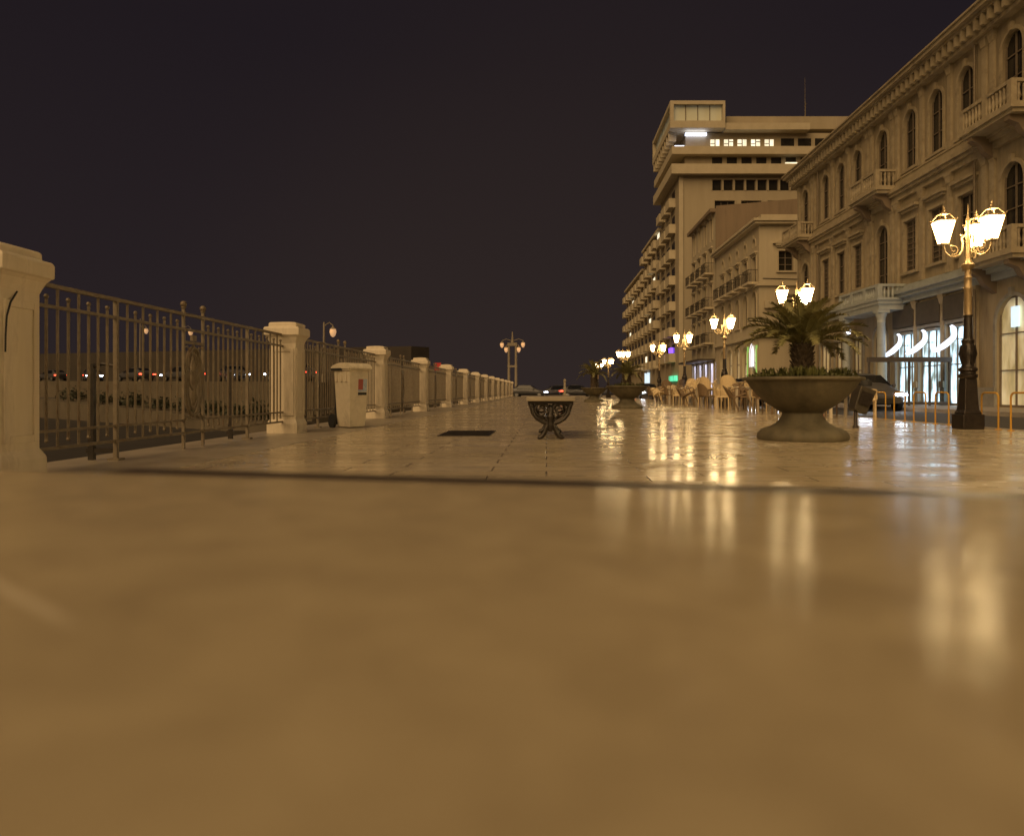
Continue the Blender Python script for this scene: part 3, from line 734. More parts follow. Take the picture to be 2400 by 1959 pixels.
tb = table('pale square cafe table nearest the tilted litter bin', (6.75, 16.7, 0), 'cafe tables along the kerb')
rng = random.Random(11)
spots = []
ys = [19.2, 21.4, 23.6, 25.6, 28.4, 30.4, 32.6, 34.6, 37.0]
for i, y in enumerate(ys):
    xc = 6.55 - (y-16)*.02
    lab = ORD[i+2]+' pale cafe table counted from the litter bin' 
    dup(tb, (xc-.02, y, 0), R(rng.uniform(-12,12)), lab)
    for k, (dx, dy) in enumerate(((-.62,rng.uniform(-.25,.25)),(rng.uniform(-.2,.2),-.68),(rng.uniform(-.2,.2),.7),(.64,rng.uniform(-.3,.3)))):
        src = chA if rng.random() < .5 else chB
        col = 'light' if src is chA else 'dark'
        where = ('left of','in front of','behind','right of')[k]
        a = math.atan2(-dy, -dx) + pi/2 + rng.uniform(-.9,.9)
        cc = dup(src, (xc+dx, y+dy, 0), a, f'{col} woven cafe chair {where} the {ORD[i+2]} cafe table from the litter bin')
        if k == 1 or (k == 3 and i % 2):
            c2_ = dup(src, (xc+dx+.03, y+dy+.03, .26), a+.06, f'{col} chair stacked on the one {where} the {ORD[i+2]} table from the litter bin')
            c2_.rotation_euler = (R(5), R(rng.uniform(-4,4)), a+.06)
        elif k == 0 and i % 3 == 1:
            cc.rotation_euler = (R(-22), 0, a); cc.location.z = .085; cc['label'] = f'{col} woven cafe chair tipped forward against the {ORD[i+2]} cafe table from the litter bin'

# ------------------------------------------------------------------ facade tools (local: x along, -y outward, z up)
def wall(mb, u0, u1, v0, v1, ops, depth):
    us = sorted({u0,u1} | {a for o in ops for a in o[:2]}); vs = sorted({v0,v1} | {a for o in ops for a in o[2:4]})
    for i in range(len(us)-1):
        for j in range(len(vs)-1):
            c, d = (us[i]+us[i+1])/2, (vs[j]+vs[j+1])/2
            if any(o[0]<c<o[1] and o[2]<d<o[3] for o in ops): continue
            mb.quad((us[i],0,vs[j]),(us[i+1],0,vs[j]),(us[i+1],0,vs[j+1]),(us[i],0,vs[j+1]))
    for a,b,c,d,arch in ops:
        if not arch:
            mb.quad((a,0,c),(a,0,d),(a,depth,d),(a,depth,c)); mb.quad((b,0,c),(b,0,d),(b,depth,d),(b,depth,c))
            mb.quad((a,0,d),(b,0,d),(b,depth,d),(a,depth,d)); mb.quad((a,0,c),(b,0,c),(b,depth,c),(a,depth,c))
        else:
            r = (b-a)/2; m = (a+b)/2; s = d-r; K = 10
            mb.quad((a,0,c),(a,0,s),(a,depth,s),(a,depth,c)); mb.quad((b,0,c),(b,0,s),(b,depth,s),(b,depth,c)); mb.quad((a,0,c),(b,0,c),(b,depth,c),(a,depth,c))
            P = [(m-r*math.cos(pi*k/K), s+r*math.sin(pi*k/K)) for k in range(K+1)]
            for k in range(K):
                p, q = P[k], P[k+1]
                mb.quad((p[0],0,p[1]),(q[0],0,q[1]),(q[0],depth,q[1]),(p[0],depth,p[1]))
                cx = a if k < K/2 else b
                mb.poly([(cx,0,d),(p[0],0,p[1]),(q[0],0,q[1])])
            
WC = {}
def window(parent, u, v, w, h, arch, depth, trim, hood=0, pane='glass', cols=2, rows=3, name='window', sill=.14):
    key = (w,h,arch,depth,trim,hood,pane,cols,rows,name,sill)
    if key not in WC:
        b = MB(); t = .13; r = w/2; top = h-r if arch else h; e = .003
        b.box(-r-t,-r-e,-.07,.02,-.0,top); b.box(r+e,r+t,-.07,.02,0,top)
        if sill: b.box(-r-t-.08,r+t+.08,-sill,.02,-.13,-.001)
        if arch:
            K = 10
            for k in range(K):
                a0, a1 = pi*k/K, pi*(k+1)/K
                for y in (-.07,):
                    q = [((r+e)*-math.cos(a0),(r+e)*math.sin(a0)),((r+e)*-math.cos(a1),(r+e)*math.sin(a1)),((r+t)*-math.cos(a1),(r+t)*math.sin(a1)),((r+t)*-math.cos(a0),(r+t)*math.sin(a0))]
                    b.quad(*[(x,y,top+z) for x,z in q])
                    b.quad((q[0][0],y,top+q[0][1]),(q[1][0],y,top+q[1][1]),(q[1][0],.0,top+q[1][1]),(q[0][0],.0,top+q[0][1]))
                    b.quad((q[3][0],y,top+q[3][1]),(q[2][0],y,top+q[2][1]),(q[2][0],.0,top+q[2][1]),(q[3][0],.0,top+q[3][1]))
            b.box(-.09,.09,-.13,.02,h-.01,h+.3)
        else: b.box(-r-t,r+t,-.07,.02,top+.001,top+t)
        if hood: b.box(-r-t-.14,r+t+.14,-.26,.02,h+hood,h+hood+.14); b.box(-r-t-.05,r+t+.05,-.16,.02,h+hood-.12,h+hood-.001)
        o = b.build(name, M[trim], parent)
        f = MB(); y0, y1 = depth-.06, depth-.01
        f.box(-r,-r+.06,y0,y1,0,h); f.box(r-.06,r,y0,y1,0,h); f.box(-r+.06,r-.06,y0,y1,h-.07,h); f.box(-r+.06,r-.06,y0,y1,0,.08)
        for k in range(1,cols): x = -r+w*k/cols; f.box(x-.03,x+.03,y0+.003,y1,.08,h-.07)
        for k in range(1,rows): z = h*k/rows; f.box(-r+.06,r-.06,y0+.006,y1,z-.02,z+.02)
        fo = f.build('window_frame', M['frame'], o)
        g = MB().quad((-r-.02,depth+.004,-.02),(r+.02,depth+.004,-.02),(r+.02,depth+.004,h+.02),(-r-.02,depth+.004,h+.02)).build('pane', M[pane], o)
        WC[key] = (o, fo, g); o.location = (u,0,v); return o
    o, fo, g = WC[key]
    c = o.copy(); COL.objects.link(c); c.parent = parent; c.location = (u,0,v)
    for x in (fo, g): y = x.copy(); COL.objects.link(y); y.parent = c
    return c
BC = {}
def balcony(parent, u, v, w, proj, style, trim):
    key = (w,proj,style,trim)
    if key not in BC:
        b = MB(); b.box(-w/2,w/2,-proj,.02,-.2,0)
        if style == 'stone': b.box(-w/2+.08,w/2-.08,-proj+.1,.02,-.34,-.201)
        o = b.build('balcony', M[trim], parent)
        r = MB(); hh = .98 if style != 'stone' else .80
        if style == 'solid':
            r.box(-w/2,w/2,-proj,-proj+.1,.001,hh); r.box(-w/2,-w/2+.1,-proj+.101,0,.001,hh); r.box(w/2-.1,w/2,-proj+.101,0,.001,hh)
            ba = r.build('parapet', M[trim], o); br = []
        elif style == 'iron':
            r.box(-w/2+.02,w/2-.02,-proj+.02,-proj+.06,hh-.04,hh); r.box(-w/2+.02,-w/2+.06,-proj+.061,0,hh-.04,hh); r.box(w/2-.06,w/2-.02,-proj+.061,0,hh-.04,hh)
            n = int(w/.16)
            for k in range(n+1): x = -w/2+.04+(w-.08)*k/n; r.box(x-.012,x+.012,-proj+.03,-proj+.05,0,hh-.04)
            for s in (-1,1):
                for k in range(1,5): y = -proj+.04+(proj-.04)*k/5; r.box(s*(w/2-.04)-.01,s*(w/2-.04)+.01,y-.01,y+.01,0,hh-.04)
            ba = r.build('balustrade', M['dark_iron'], o); br = []
        else:
            r.box(-w/2+.04,w/2-.04,-proj+.04,-proj+.22,hh-.12,hh); r.box(-w/2+.04,-w/2+.22,-proj+.221,0,hh-.12,hh); r.box(w/2-.22,w/2-.04,-proj+.221,0,hh-.12,hh)
            for x in (-w/2+.16,w/2-.16,0): r.box(x-.12,x+.12,-proj+.03,-proj+.23,0.001,hh-.12)
            n = int(w/.22)
            pr = [(.05,.0),(.05,.05),(.04,.09),(.075,.25),(.045,.48),(.06,.6),(.05,hh-.121)]
            for k in range(1,n): r.lathe(pr, 6, -w/2+.16+(w-.32)*k/n, -proj+.13)
            for s in (-1,1):
                for k in range(1,5): r.lathe(pr, 6, s*(w/2-.13), -proj+.13+(proj-.1)*k/5)
            ba = r.build('balustrade', M[trim], o); br = []
            for s in (-1,1):
                q = MB(); x = s*(w/2-.5)
                prof = [(0,-.34),(-proj+.15,-.34),(-proj+.15,-.5),(-proj*.55,-.64),(-proj*.4,-.92),(-.18,-1.1),(0,-1.25)]
                q.poly([(x-.15,y,z) for y,z in prof]); q.poly([(x+.15,y,z) for y,z in prof])
                for k in range(len(prof)):
                    y0,z0 = prof[k]; y1,z1 = prof[(k+1)%len(prof)]; q.quad((x-.15,y0,z0),(x+.15,y0,z0),(x+.15,y1,z1),(x-.15,y1,z1))
                br.append(q.build('bracket', M['brown_wall'], o))
        BC[key] = (o, [ba]+br); o.location = (u,0,v); return o
    o, ch = BC[key]
    c = o.copy(); COL.objects.link(c); c.parent = parent; c.location = (u,0,v)
    for x in ch: y = x.copy(); COL.objects.link(y); y.parent = c
    return c

# ------------------------------------------------------------------ palazzo
PYF = 48.9; PYN = 11.5; FXX = 17.0
pz = thing('palazzo', 'long three storey stone palazzo with arched upper windows on the right', 'palazzo', (FXX, PYF, 0), R(-90))
W = PYF-PYN
U = lambda Y: PYF-Y
doors = [47.3, 36.5, 26.3, 16.2]
wins = [43.9,41.6,39.4, 33.7,31.45,29.2, 23.5,21.25,19.0, 13.4]
ops = []
for Y in wins:
    ops.append((U(Y)-.56,U(Y)+.56,11.0,13.72,True)); ops.append((U(Y)-.56,U(Y)+.56,6.2,8.6,False))
for Y in doors:
    ops.append((U(Y)-.6,U(Y)+.6,10.45,13.75,True)); ops.append((U(Y)-.65,U(Y)+.65,5.65,8.95,True))
shops = [(34.2,1.9,'shop_cool'),(32.0,1.9,'shop_cool'),(29.75,1.9,'shop_cool'),(43.9,1.7,'shop_dim'),(41.6,1.7,'shop_dim'),(39.4,1.4,'shop_dim'),(23.5,1.7,'shop_dim'),(21.2,1.7,'shop_dim'),(18.9,1.7,'shop_dim')]
for Y,w,_ in shops: ops.append((U(Y)-w/2,U(Y)+w/2,.02,3.45,False))
gd = [(26.3,1.9,4.1,'shop_warm'),(36.7,1.5,3.9,'shop_warm'),(47.0,1.5,3.9,'shop_dim'),(16.2,1.9,4.1,'shop_dim')]
for Y,w,h,_ in gd: ops.append((U(Y)-w/2,U(Y)+w/2,.02,h,True))
b = MB(); wall(b, 0, W, 0, 14.75, ops, .18)
b.box(.002, W-.002, .30, 12, -.1, 14.7); b.quad((0,0,0),(0,.4,0),(0,.4,14.75),(0,0,14.75)); b.quad((W,0,0),(W,.4,0),(W,.4,14.75),(W,0,14.75))
b.build('wall', M['palazzo'], pz)
b = MB()
b.box(-.3,W,-.36,.05,14.28,14.42); b.box(-.5,W,-.62,.05,14.85,14.98); b.box(-.6,W,-.80,.05,14.981,15.16); b.box(-.65,W,-.88,.05,15.161,15.24)
b.box(-.4,W,.2,.6,15.241,15.75); b.box(-.5,W,.1,.7,15.751,15.86); b.box(-.4,W,.601,12,15.3,15.4)
b.build('cornice', M['trim'], pz)
b = MB(); x = 0
while x < W:
    b.box(x,x+.16,-.60,.03,14.421,14.849); x += .44
b.build('dentil_course', M['trim'], pz)
b = MB(); b.box(-.2,W,-.16,.04,9.72,9.98); b.box(-.3,W,-.30,.04,9.981,10.12); b.box(-.35,W,-.40,.04,10.121,10.3)
b.box(-.1,W,-.10,.04,10.301,10.72); b.box(-.1,W,-.14,.04,10.721,10.8)
b.build('string_course', M['trim'], pz)
b = MB(); b.box(-.25,W,-.22,.04,4.75,5.0); b.box(-.3,W,-.42,.04,5.001,5.16); b.box(-.35,W,-.55,.04,5.161,5.36); b.box(-.1,W,-.12,.04,5.361,5.6)
b.build('ground_cornice', M['portico'], pz)
b = MB(); 
x = -.12
segs = sorted([(U(Y)-w/2-.003,U(Y)+w/2+.003) for Y,w,_ in shops]+[(U(Y)-w/2-.003,U(Y)+w/2+.003) for Y,w,h,_ in gd])
for s0,s1 in segs+[(W,W)]:
    if s0 > x: MB().box(x,s0,-.10,.03,0,.75).build('plinth_block', M['grey_stone'], pz)
    x = s1
for Y in wins:
    window(pz, U(Y), 11.0, 1.12, 2.72, True, .16, 'trim', pane='glass')
    window(pz, U(Y), 6.2, 1.12, 2.4, False, .16, 'trim', hood=.5, pane='shutter' if int(Y*7)%3 else 'glass', rows=9 if int(Y*7)%3 else 3)
for Y in doors:
    window(pz, U(Y), 10.45, 1.2, 3.3, True, .16, 'trim', rows=4, sill=0); window(pz, U(Y), 5.65, 1.3, 3.3, True, .16, 'trim', rows=4, sill=0)
    balcony(pz, U(Y), 10.55, 3.2, 1.1, 'stone', 'trim')
def pilaster(Y, z0, z1, w, cap):
    b = MB(); u = U(Y)
    b.box(u-w/2-.05,u+w/2+.05,-.15,.02,z0,z0+.28); b.box(u-w/2,u+w/2,-.10,.02,z0+.281,z1-.4)
    b.frustum(u,-.06,w+.02,.14,z1-.399,w+.16,.22,z1-.1); b.box(u-w/2-.1,u+w/2+.1,-.19,.02,z1-.099,z1)
    b.build('pilaster', M['trim'], pz)
pil = [42.75,40.5,32.58,30.33,22.38,20.13]
for Y in doors: pil += [Y+1.62,Y-1.62,Y+1.12,Y-1.12]
pil = sorted(set(round(p,2) for p in pil if PYN+.4 < p < PYF-.2))
for Y in pil: pilaster(Y, 10.801, 14.279, .26, 1)
for Y in doors:
    for d in (1.62,-1.62,1.12,-1.12):
        if PYN+.4 < Y+d < PYF-.2: pilaster(Y+d, 5.601, 9.719, .28, 1)
for Y in (42.75,40.5,32.58,30.33,22.38,20.13): pilaster(Y, 5.601, 9.719, .30, 1)
for Y in (45.2,42.75,40.5,33.1+.05,30.88,28.5,24.6,22.35,20.05): pilaster(Y, .76, 4.749, .24, 1)
for Y,w,mt in shops: window(pz, U(Y), .02, w, 3.43, False, .16, 'grey_stone', pane=mt, cols=3, rows=2, name='shop_window', sill=0)
for Y,w,mt in shops[:3]: MB().box(U(Y)-.98,U(Y)+.98,-.14,.02,3.62,4.62).build('shop_fascia', M['fascia'], pz)
for Y,w,h,mt in gd: window(pz, U(Y), .02, w, h-.02, True, .16, 'grey_stone', pane=mt, cols=2, rows=3, name='entrance', sill=0)
for Y in (44.75, 28.35, 18.0):
    b = MB(); b.tube([(U(Y),-.20,.8),(U(Y),-.20,4.6)], .05, 8); b.tube([(U(Y),-.20,5.62),(U(Y),-.20,9.6)], .05, 8); b.tube([(U(Y),-.20,10.85),(U(Y),-.20,14.2)], .05, 8)
    b.build('drainpipe', M['metal'], pz)
# wave-shaped lit signs over the three shop windows
for Y,w,mt in shops[:3]:
    b = MB(); n = 14; u = U(Y)
    pts = []
    for k in range(n+1):
        t = k/n
        if t < .62: q = t/.62; x = -.95+1.55*q; z = 2.30+.42*q**1.7
        else: q = (t-.62)/.38; a = -pi/2+.5+q*(pi-.2); x = .52+.26*math.cos(a); z = 2.98+.27*math.sin(a)
        pts.append((u+x, -.62, z))
    rs = [.02+.10*math.sin(pi*min(1,(k/n)**.8))**.7 if 0<k<n else .015 for k in range(n+1)]
    b.tube(pts, rs, 8); b.build('wave_sign', M['wave'], pz, smooth=True)
    b = MB(); b.box(u-.5,u+.5,-.05,.25,3.27,3.38); b.build('sign_rail', M['grey_stone'], pz)
    b = MB().box(u-.015,u+.015,-.60,.2,2.75,2.78); b.build('sign_arm', M['beam'], pz)
# portico with columns carrying a balcony
balcony(pz, U(26.3), 5.55, 3.2, 1.1, 'stone', 'trim')
balcony(pz, U(47.0), 5.55, 3.2, 1.1, 'stone', 'trim')
for Y in (36.4, 16.2):
    b = MB(); b.box(U(Y)-2.3,U(Y)+2.3,-1.30,-.02,4.46,4.72); b.box(U(Y)-2.36,U(Y)+2.36,-1.36,-.02,4.721,4.90); b.box(U(Y)-2.42,U(Y)+2.42,-1.42,-.02,4.901,5.03)
    b.build('portico_entablature', M['portico'], pz)
    r = MB(); zt = 5.68
    r.box(U(Y)-2.3,U(Y)+2.3,-1.32,-1.14,zt-.12,zt)
    for x in (-2.17,-.75,.75,2.17): r.box(U(Y)+x-.13,U(Y)+x+.13,-1.34,-1.12,5.031,zt-.121)
    pr = [(.05,5.031),(.06,5.12),(.075,5.22),(.045,5.42),(.06,zt-.121)]
    for k in range(19): r.lathe(pr,6,U(Y)-2.1+k*4.2/18,-1.23)
    for s in (-1,1):
        r.box(*sorted((U(Y)+s*2.3,U(Y)+s*2.13)),-1.139,0,zt-.12,zt)
        for k in range(5): r.lathe(pr,6,U(Y)+s*2.21,-1.0+k*.2)
    r.build('portico_balustrade', M['portico'], pz)
    for s in (-1,1):
        c = MB(); x = U(Y)+s*2.0
        c.lathe([(.27,.36),(.27,.42),(.23,.46),(.25,.50),(.215,.55),(.205,1.6),(.18,3.85),(.2,3.88),(.185,3.92),(.19,4.05),(.27,4.28),(.27,4.32)],18,x,-1.05)
        c.box(x-.29,x+.29,-1.34,-.76,0,.36); c.box(x-.28,x+.28,-1.33,-.77,4.32,4.459)
        c.build('column', M['portico'], pz, smooth=True)
# small lit lamp under the portico
b = MB(); b.ball((U(38.2),-1.0,3.75),.13,10,6); b.build('portico_lamp', M['flood'], pz)
# sign blades in the near arched entrance
b = MB(); 
b.box(U(26.3)-.22,U(26.3)+.22,.06,.10,2.95,3.7); b.build('sign_panel', M['sign_blue'], pz)

# ------------------------------------------------------------------ glass screen on the pavement
gs = thing('glass_screen', 'dark steel framed glass windbreak on the pavement below the palazzo', 'windbreak', (13.45, 30.2, .004))
b = MB(); b.box(0,3.45,-.12,.12,1.82,2.02); b.box(0,3.45,-.06,.06,.04,.16); b.build('frame', M['beam'], gs)
for x in (.04,.86,1.72,2.58,3.41): MB().box(x-.035,x+.035,-.05,.05,0,1.82).build('post', M['beam'], gs)
gm, nt, bb = newmat('clear_screen_glass'); bb.inputs['Roughness'].default_value = .02; bb.inputs['Base Color'].default_value = (.9,.95,.93,1); bb.inputs['Transmission Weight'].default_value = 1; bb.inputs['IOR'].default_value = 1.02
for k in range(4):
    x0 = (.04,.86,1.72,2.58)[k]+.04; x1 = (.86,1.72,2.58,3.41)[k]-.04
    MB().quad((x0,0,.17),(x1,0,.17),(x1,0,1.81),(x0,0,1.81)).build('pane', gm, gs)

# ------------------------------------------------------------------ second building: pale, round attic windows
def body(parent, W, D, Hh, ops, mat, side_ops=None, depth=.28, name='wall'):
    b = MB(); wall(b, 0, W, 0, Hh, ops, depth)
    b.box(.3, W-.3, depth+.02, D, 0, Hh-.02)
    b.quad((0,0,0),(0,D,0),(0,D,Hh),(0,0,Hh)); b.quad((0,0,Hh),(W,0,Hh),(W,D,Hh),(0,D,Hh)); b.quad((0,D,0),(W,D,0),(W,D,Hh),(0,D,Hh))
    o = b.build(name, M[mat], parent)
    s = MB(); wall(s, 0, D, 0, Hh, side_ops or [], depth)
    so = s.build('side_wall', M[mat], parent); so.location = (W,0,0); so.rotation_euler = (0,0,R(90))
    return o, so
b2 = thing('pale_building', 'pale corner building with a row of small round attic windows', 'building', (17, 72.4, 0), R(-90))
W2 = 14.7; ops = []
cols = [72.4-y for y in (59.0,61.6,64.2,66.8,69.4)]
for u in cols:
    ops += [(u-.55,u+.55,9.5,11.5,False),(u-.6,u+.6,6.1,8.7,True),(u-.35,u+.35,12.3,13.0,True)]
    ops += [(u-.95,u+.95,.02,4.4,True)]
_, sw = body(b2, W2, 16, 13.9, ops, 'pale_wall', [(1.55,2.75,10.2,11.8,False),(1.55,2.75,5.9,7.9,False),(5.5,6.7,10.2,11.8,False)])
for u in cols:
    window(b2,u,9.5,1.1,2.0,False,.26,'pale_wall',hood=.25,sill=0); window(b2,u,6.1,1.2,2.6,True,.26,'pale_wall'); window(b2,u,12.3,.7,.7,True,.26,'pale_wall',cols=1,rows=1,sill=0)
    window(b2,u,.02,1.9,4.38,True,.26,'pale_wall',pane='shop_dim' if u<9 else 'shop_warm',name='arcade_window',sill=0,cols=2,rows=3)
    balcony(b2,u,9.4,1.9,.8,'iron','pale_wall')
for x,z in ((2.15,10.2),(2.15,5.9),(6.1,10.2)):
    w = window(sw,x,z,1.2,1.6 if z>8 else 2.0,False,.26,'pale_wall',hood=.4)
    if z > 8:
        q = MB(); q.poly([(-1.1,-.3,2.15),(1.1,-.3,2.15),(0,-.3,2.65)]); q.poly([(-1.1,-.3,2.15),(0,-.3,2.65),(0,.02,2.65),(-1.1,.02,2.15)]); q.poly([(1.1,-.3,2.15),(0,-.3,2.65),(0,.02,2.65),(1.1,.02,2.15)])
        q.build('pediment', M['pale_wall'], w)
b = MB(); b.box(-.2,W2+.45,-.45,16,13.901,14.1); b.box(-.3,W2+.6,-.6,16,14.101,14.3); b.build('cornice', M['tower_trim'], b2)
b = MB(); b.box(-.1,W2-.15,.2,.5,14.301,14.75); b.box(W2-.45,W2-.15,.501,16,14.301,14.75); b.build('parapet', M['pale_wall'], b2)
b = MB(); b.box(-.1,W2+.2,-.2,.02,9.0,9.19); b.box(W2+.0,W2+.2,.021,16,9.0,9.19); b.box(-.1,W2+.25,-.25,.02,4.9,5.2); b.box(W2+.0,W2+.25,.021,16,4.9,5.2); b.build('string_course', M['tower_trim'], b2)
for x,z in ((.8,7.2),(4.2,11.0),(4.2,7.3),(8.0,9.6)): MB().box(x-.42,x+.42,-.34,-.02,z,z+.6).build('cooling_unit', M['tower_trim'], sw, bevel=.02)
MB().tube([(0.3,-.03,9.6),(4.2,-.03,9.5),(8,-.03,9.7),(15,-.03,9.5)], .03, 5).build('cable', M['rubber'], sw)
# lit arched window with green wall washers on the corner
cw = MB(); K = 8
cw.poly([(W2-2.6,-.06,2.6),(W2-1.2,-.06,2.6)]+[(W2-1.9+.7*math.cos(pi*k/K),-.06,3.6+.9*math.sin(pi*k/K)) for k in range(K+1)])
cw.build('lit_arch_window', M['arch_white'], b2)
for x in (W2-3.0,W2-.5): MB().box(x-.1,x+.1,-.12,-.02,1.6,4.3).build('wall_washer', M['arch_green'], b2)

# ------------------------------------------------------------------ third building: taller, brown blank side wall
b3 = thing('shuttered_building', 'shuttered building with a blank dark brown side wall', 'building', (17, 84.4, 0), R(-90))
W3 = 11.85; ops = []; cs = [1.6,4.4,7.2,10.0]; zs = [5.6,9.2,12.7,16.0]
for u in cs:
    for z in zs: ops.append((u-.55,u+.55,z,z+2.3,False))
    ops.append((u-1.0,u+1.0,.02,3.5,False))
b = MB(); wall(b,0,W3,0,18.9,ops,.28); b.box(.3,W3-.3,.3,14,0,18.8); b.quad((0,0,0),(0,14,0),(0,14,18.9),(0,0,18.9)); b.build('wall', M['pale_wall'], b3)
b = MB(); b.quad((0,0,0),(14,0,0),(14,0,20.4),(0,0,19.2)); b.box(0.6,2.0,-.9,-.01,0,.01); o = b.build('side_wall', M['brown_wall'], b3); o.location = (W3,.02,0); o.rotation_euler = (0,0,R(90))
b = MB(); b.quad((0,0,18.9),(W3,0,18.9),(W3,14,20.4),(0,14,20.4)); b.box(-.1,W3-.01,-.55,.02,18.6,18.95); b.build('roof', M['brown_wall'], b3)
for u in cs:
    for z in zs: window(b3,u,z,1.1,2.3,False,.2,'pale_wall',pane='shutter',cols=2,rows=8,hood=.2,sill=0)
    for z in zs[:3]: balcony(b3,u,z-.05,2.0,.9,'iron','pale_wall')
    window(b3,u,.02,2.0,3.48,False,.2,'pale_wall',pane='shop_lilac',name='shop_window',cols=3,rows=1,sill=0)
MB().box(.2,W3-.2,-1.6,-.02,3.65,3.85).build('shop_canopy', M['beam'], b3)

# ------------------------------------------------------------------ tower block
tw = thing('tower_block', 'tall office tower with overhanging top slabs and a boxy roof storey', 'tower', (17, 107, 0), R(-90))
WT = 14.3; DT = 34
so = []
for z in (5,8.2,11.4,14.6,17.8,21.0): 
    for k in range(8): so.append((4.6+k*3.4,7.2+k*3.4,z,z+1.7,False))
for k in range(20): so.append((4.3+k*1.45,5.5+k*1.45,26.3,27.7,False))
for k in range(8): so.append((4.6+k*3.4,7.2+k*3.4,23.4,25.0,False))
_, sw = body(tw, WT, DT, 28.2, [], 'tower_wall', so, .3)
for o in so:
    w_ = round(o[1]-o[0],3); window(sw,(o[0]+o[1])/2,o[2],w_,round(o[3]-o[2],3),False,.26,'tower_wall',cols=3 if w_>2 else 1,rows=1,sill=0)
# raised corner pier on the side wall
MB().box(WT+.001,WT+.12,.0,.55,0,28.19).build('corner_pier', M['tower_trim'], tw)
b = MB(); b.box(-.5,WT+1.0,-1.1,DT,28.201,29.45); b.build('roof_slab', M['tower_trim'], tw)
b = MB(); b.box(.3,WT-.2,.8,DT,29.451,30.75); b.build('recessed_storey', M['tower_wall'], tw)
for k in range(12):
    MB().box(WT-.2,WT-.17,4.3+k*1.9,5.6+k*1.9,29.6,30.6).build('window', M['glass'], tw)
b = MB(); b.box(-.3,WT+.8,-1.0,DT,30.751,31.75); b.build('roof_slab', M['tower_trim'], tw)
b = MB(); b.box(.3,WT-.6,1.0,DT,31.751,33.9); b.build('recessed_storey', M['tower_wall'], tw)
for k in range(5):
    x = 4.2+k*1.75; f = MB()
    MB().box(WT-.6,WT-.56,x,x+1.15,31.95,33.05).build('lit_window', M['win_lit'], tw)
    f.box(WT-.56,WT-.50,x+.52,x+.63,31.95,33.05); f.box(WT-.56,WT-.51,x,x+.5,32.45,32.53)
    if k % 2: f.box(WT-.56,WT-.51,x+.66,x+1.15,32.7,32.8)
    f.build('window_frame', M['frame'], tw)
for k in range(5): MB().box(WT-.6,WT-.56,13.3+k*2.2,15.0+k*2.2,31.95,33.2).build('window', M['glass'], tw)
b = MB(); b.box(.2,WT+.7,5.8,16.6,33.901,34.75); b.build('roof_slab', M['tower_trim'], tw)
b = MB(); b.box(1,WT-1.5,6.5,DT,34.751,36.4); b.build('penthouse', M['tower_wall'], tw)
# boxy glazed roof storey at the corner
b = MB(); X0,X1 = -1.25, 5.75; z0,z1 = 34.05,37.5
b.box(-.2,WT+.9,X0,X1,z0,z0+.9); b.box(-.2,WT+.9,X0,X1,z1-.45,z1); b.box(WT+.3,WT+.9,X0,X0+.45,z0+.901,z1-.451); b.box(WT+.3,WT+.9,X1-.3,X1,z0+.901,z1-.451); b.box(-.2,.4,X0,X0+.45,z0+.901,z1-.451)
b.build('roof_box', M['tower_trim'], tw)
rg = MB().box(.2,WT+.4,X0+.5,X1-.35,z0+.902,z1-.452).build('roof_glazing', M['roof_glass'], tw)
for k in range(1,4): MB().box(WT+.401,WT+.46,X0+.5+k*1.54-.05,X0+.5+k*1.54+.05,z0+.91,z1-.46).build('glazing_bar', M['frame'], tw)
for k in range(9): MB().box(.3+k*1.6,.7+k*1.6,-1.2,-.2,32.9,34.04).build('roof_fin', M['tower_trim'], tw)
MB().box(WT-.55,WT-.1,.9,3.6,33.5,33.75).build('terrace_light', M['flood'], tw)
MB().box(WT-.1,WT+.4,-.6,.6,31.8,31.95).build('terrace_light', M['flood'], tw)
MB().box(WT+.4,WT+.6,13.5,15,29.5,29.75).build('terrace_light', M['win_lit'], tw)
MB().tube([(WT-12.0,20.5,36.3),(WT-12.0,20.5,46.0)], [.06,.02], 8).build('mast', M['metal'], tw)
for k,(x,h) in enumerate(((3.0,2.6),(6.0,1.8),(9.5,3.2))): MB().tube([(x,12+k*3,36.4),(x,12+k*3,36.4+h)], .03, 6).box(x-.5,x+.5,11.98+k*3,12.02+k*3,36.3+h*.9,36.34+h*.9).build('aerial', M['metal'], tw)
# street face balconies
for z in (4.6,8,11.4,14.8,18.2,21.6,25.0):
    for u in (2.2,6.4,10.4): balcony(tw,u,z,2.9,.85,'solid','tower_trim')
for z in (4.6,8,11.4,14.8,18.2,21.6,25.0):
    for u in (2.2,6.4,10.4):
        MB().box(u-1.1,u+1.1,-.03,.1,z+.02,z+2.2).build('balcony_door', M['glass'], tw)
MB().box(8.5,10.5,-.35,-.05,5.6,6.4).build('violet_sign', M['sign_violet'], tw)
MB().box(9.0,13.6,-.4,-.05,1.9,2.6).build('green_sign', M['sign_green'], tw)

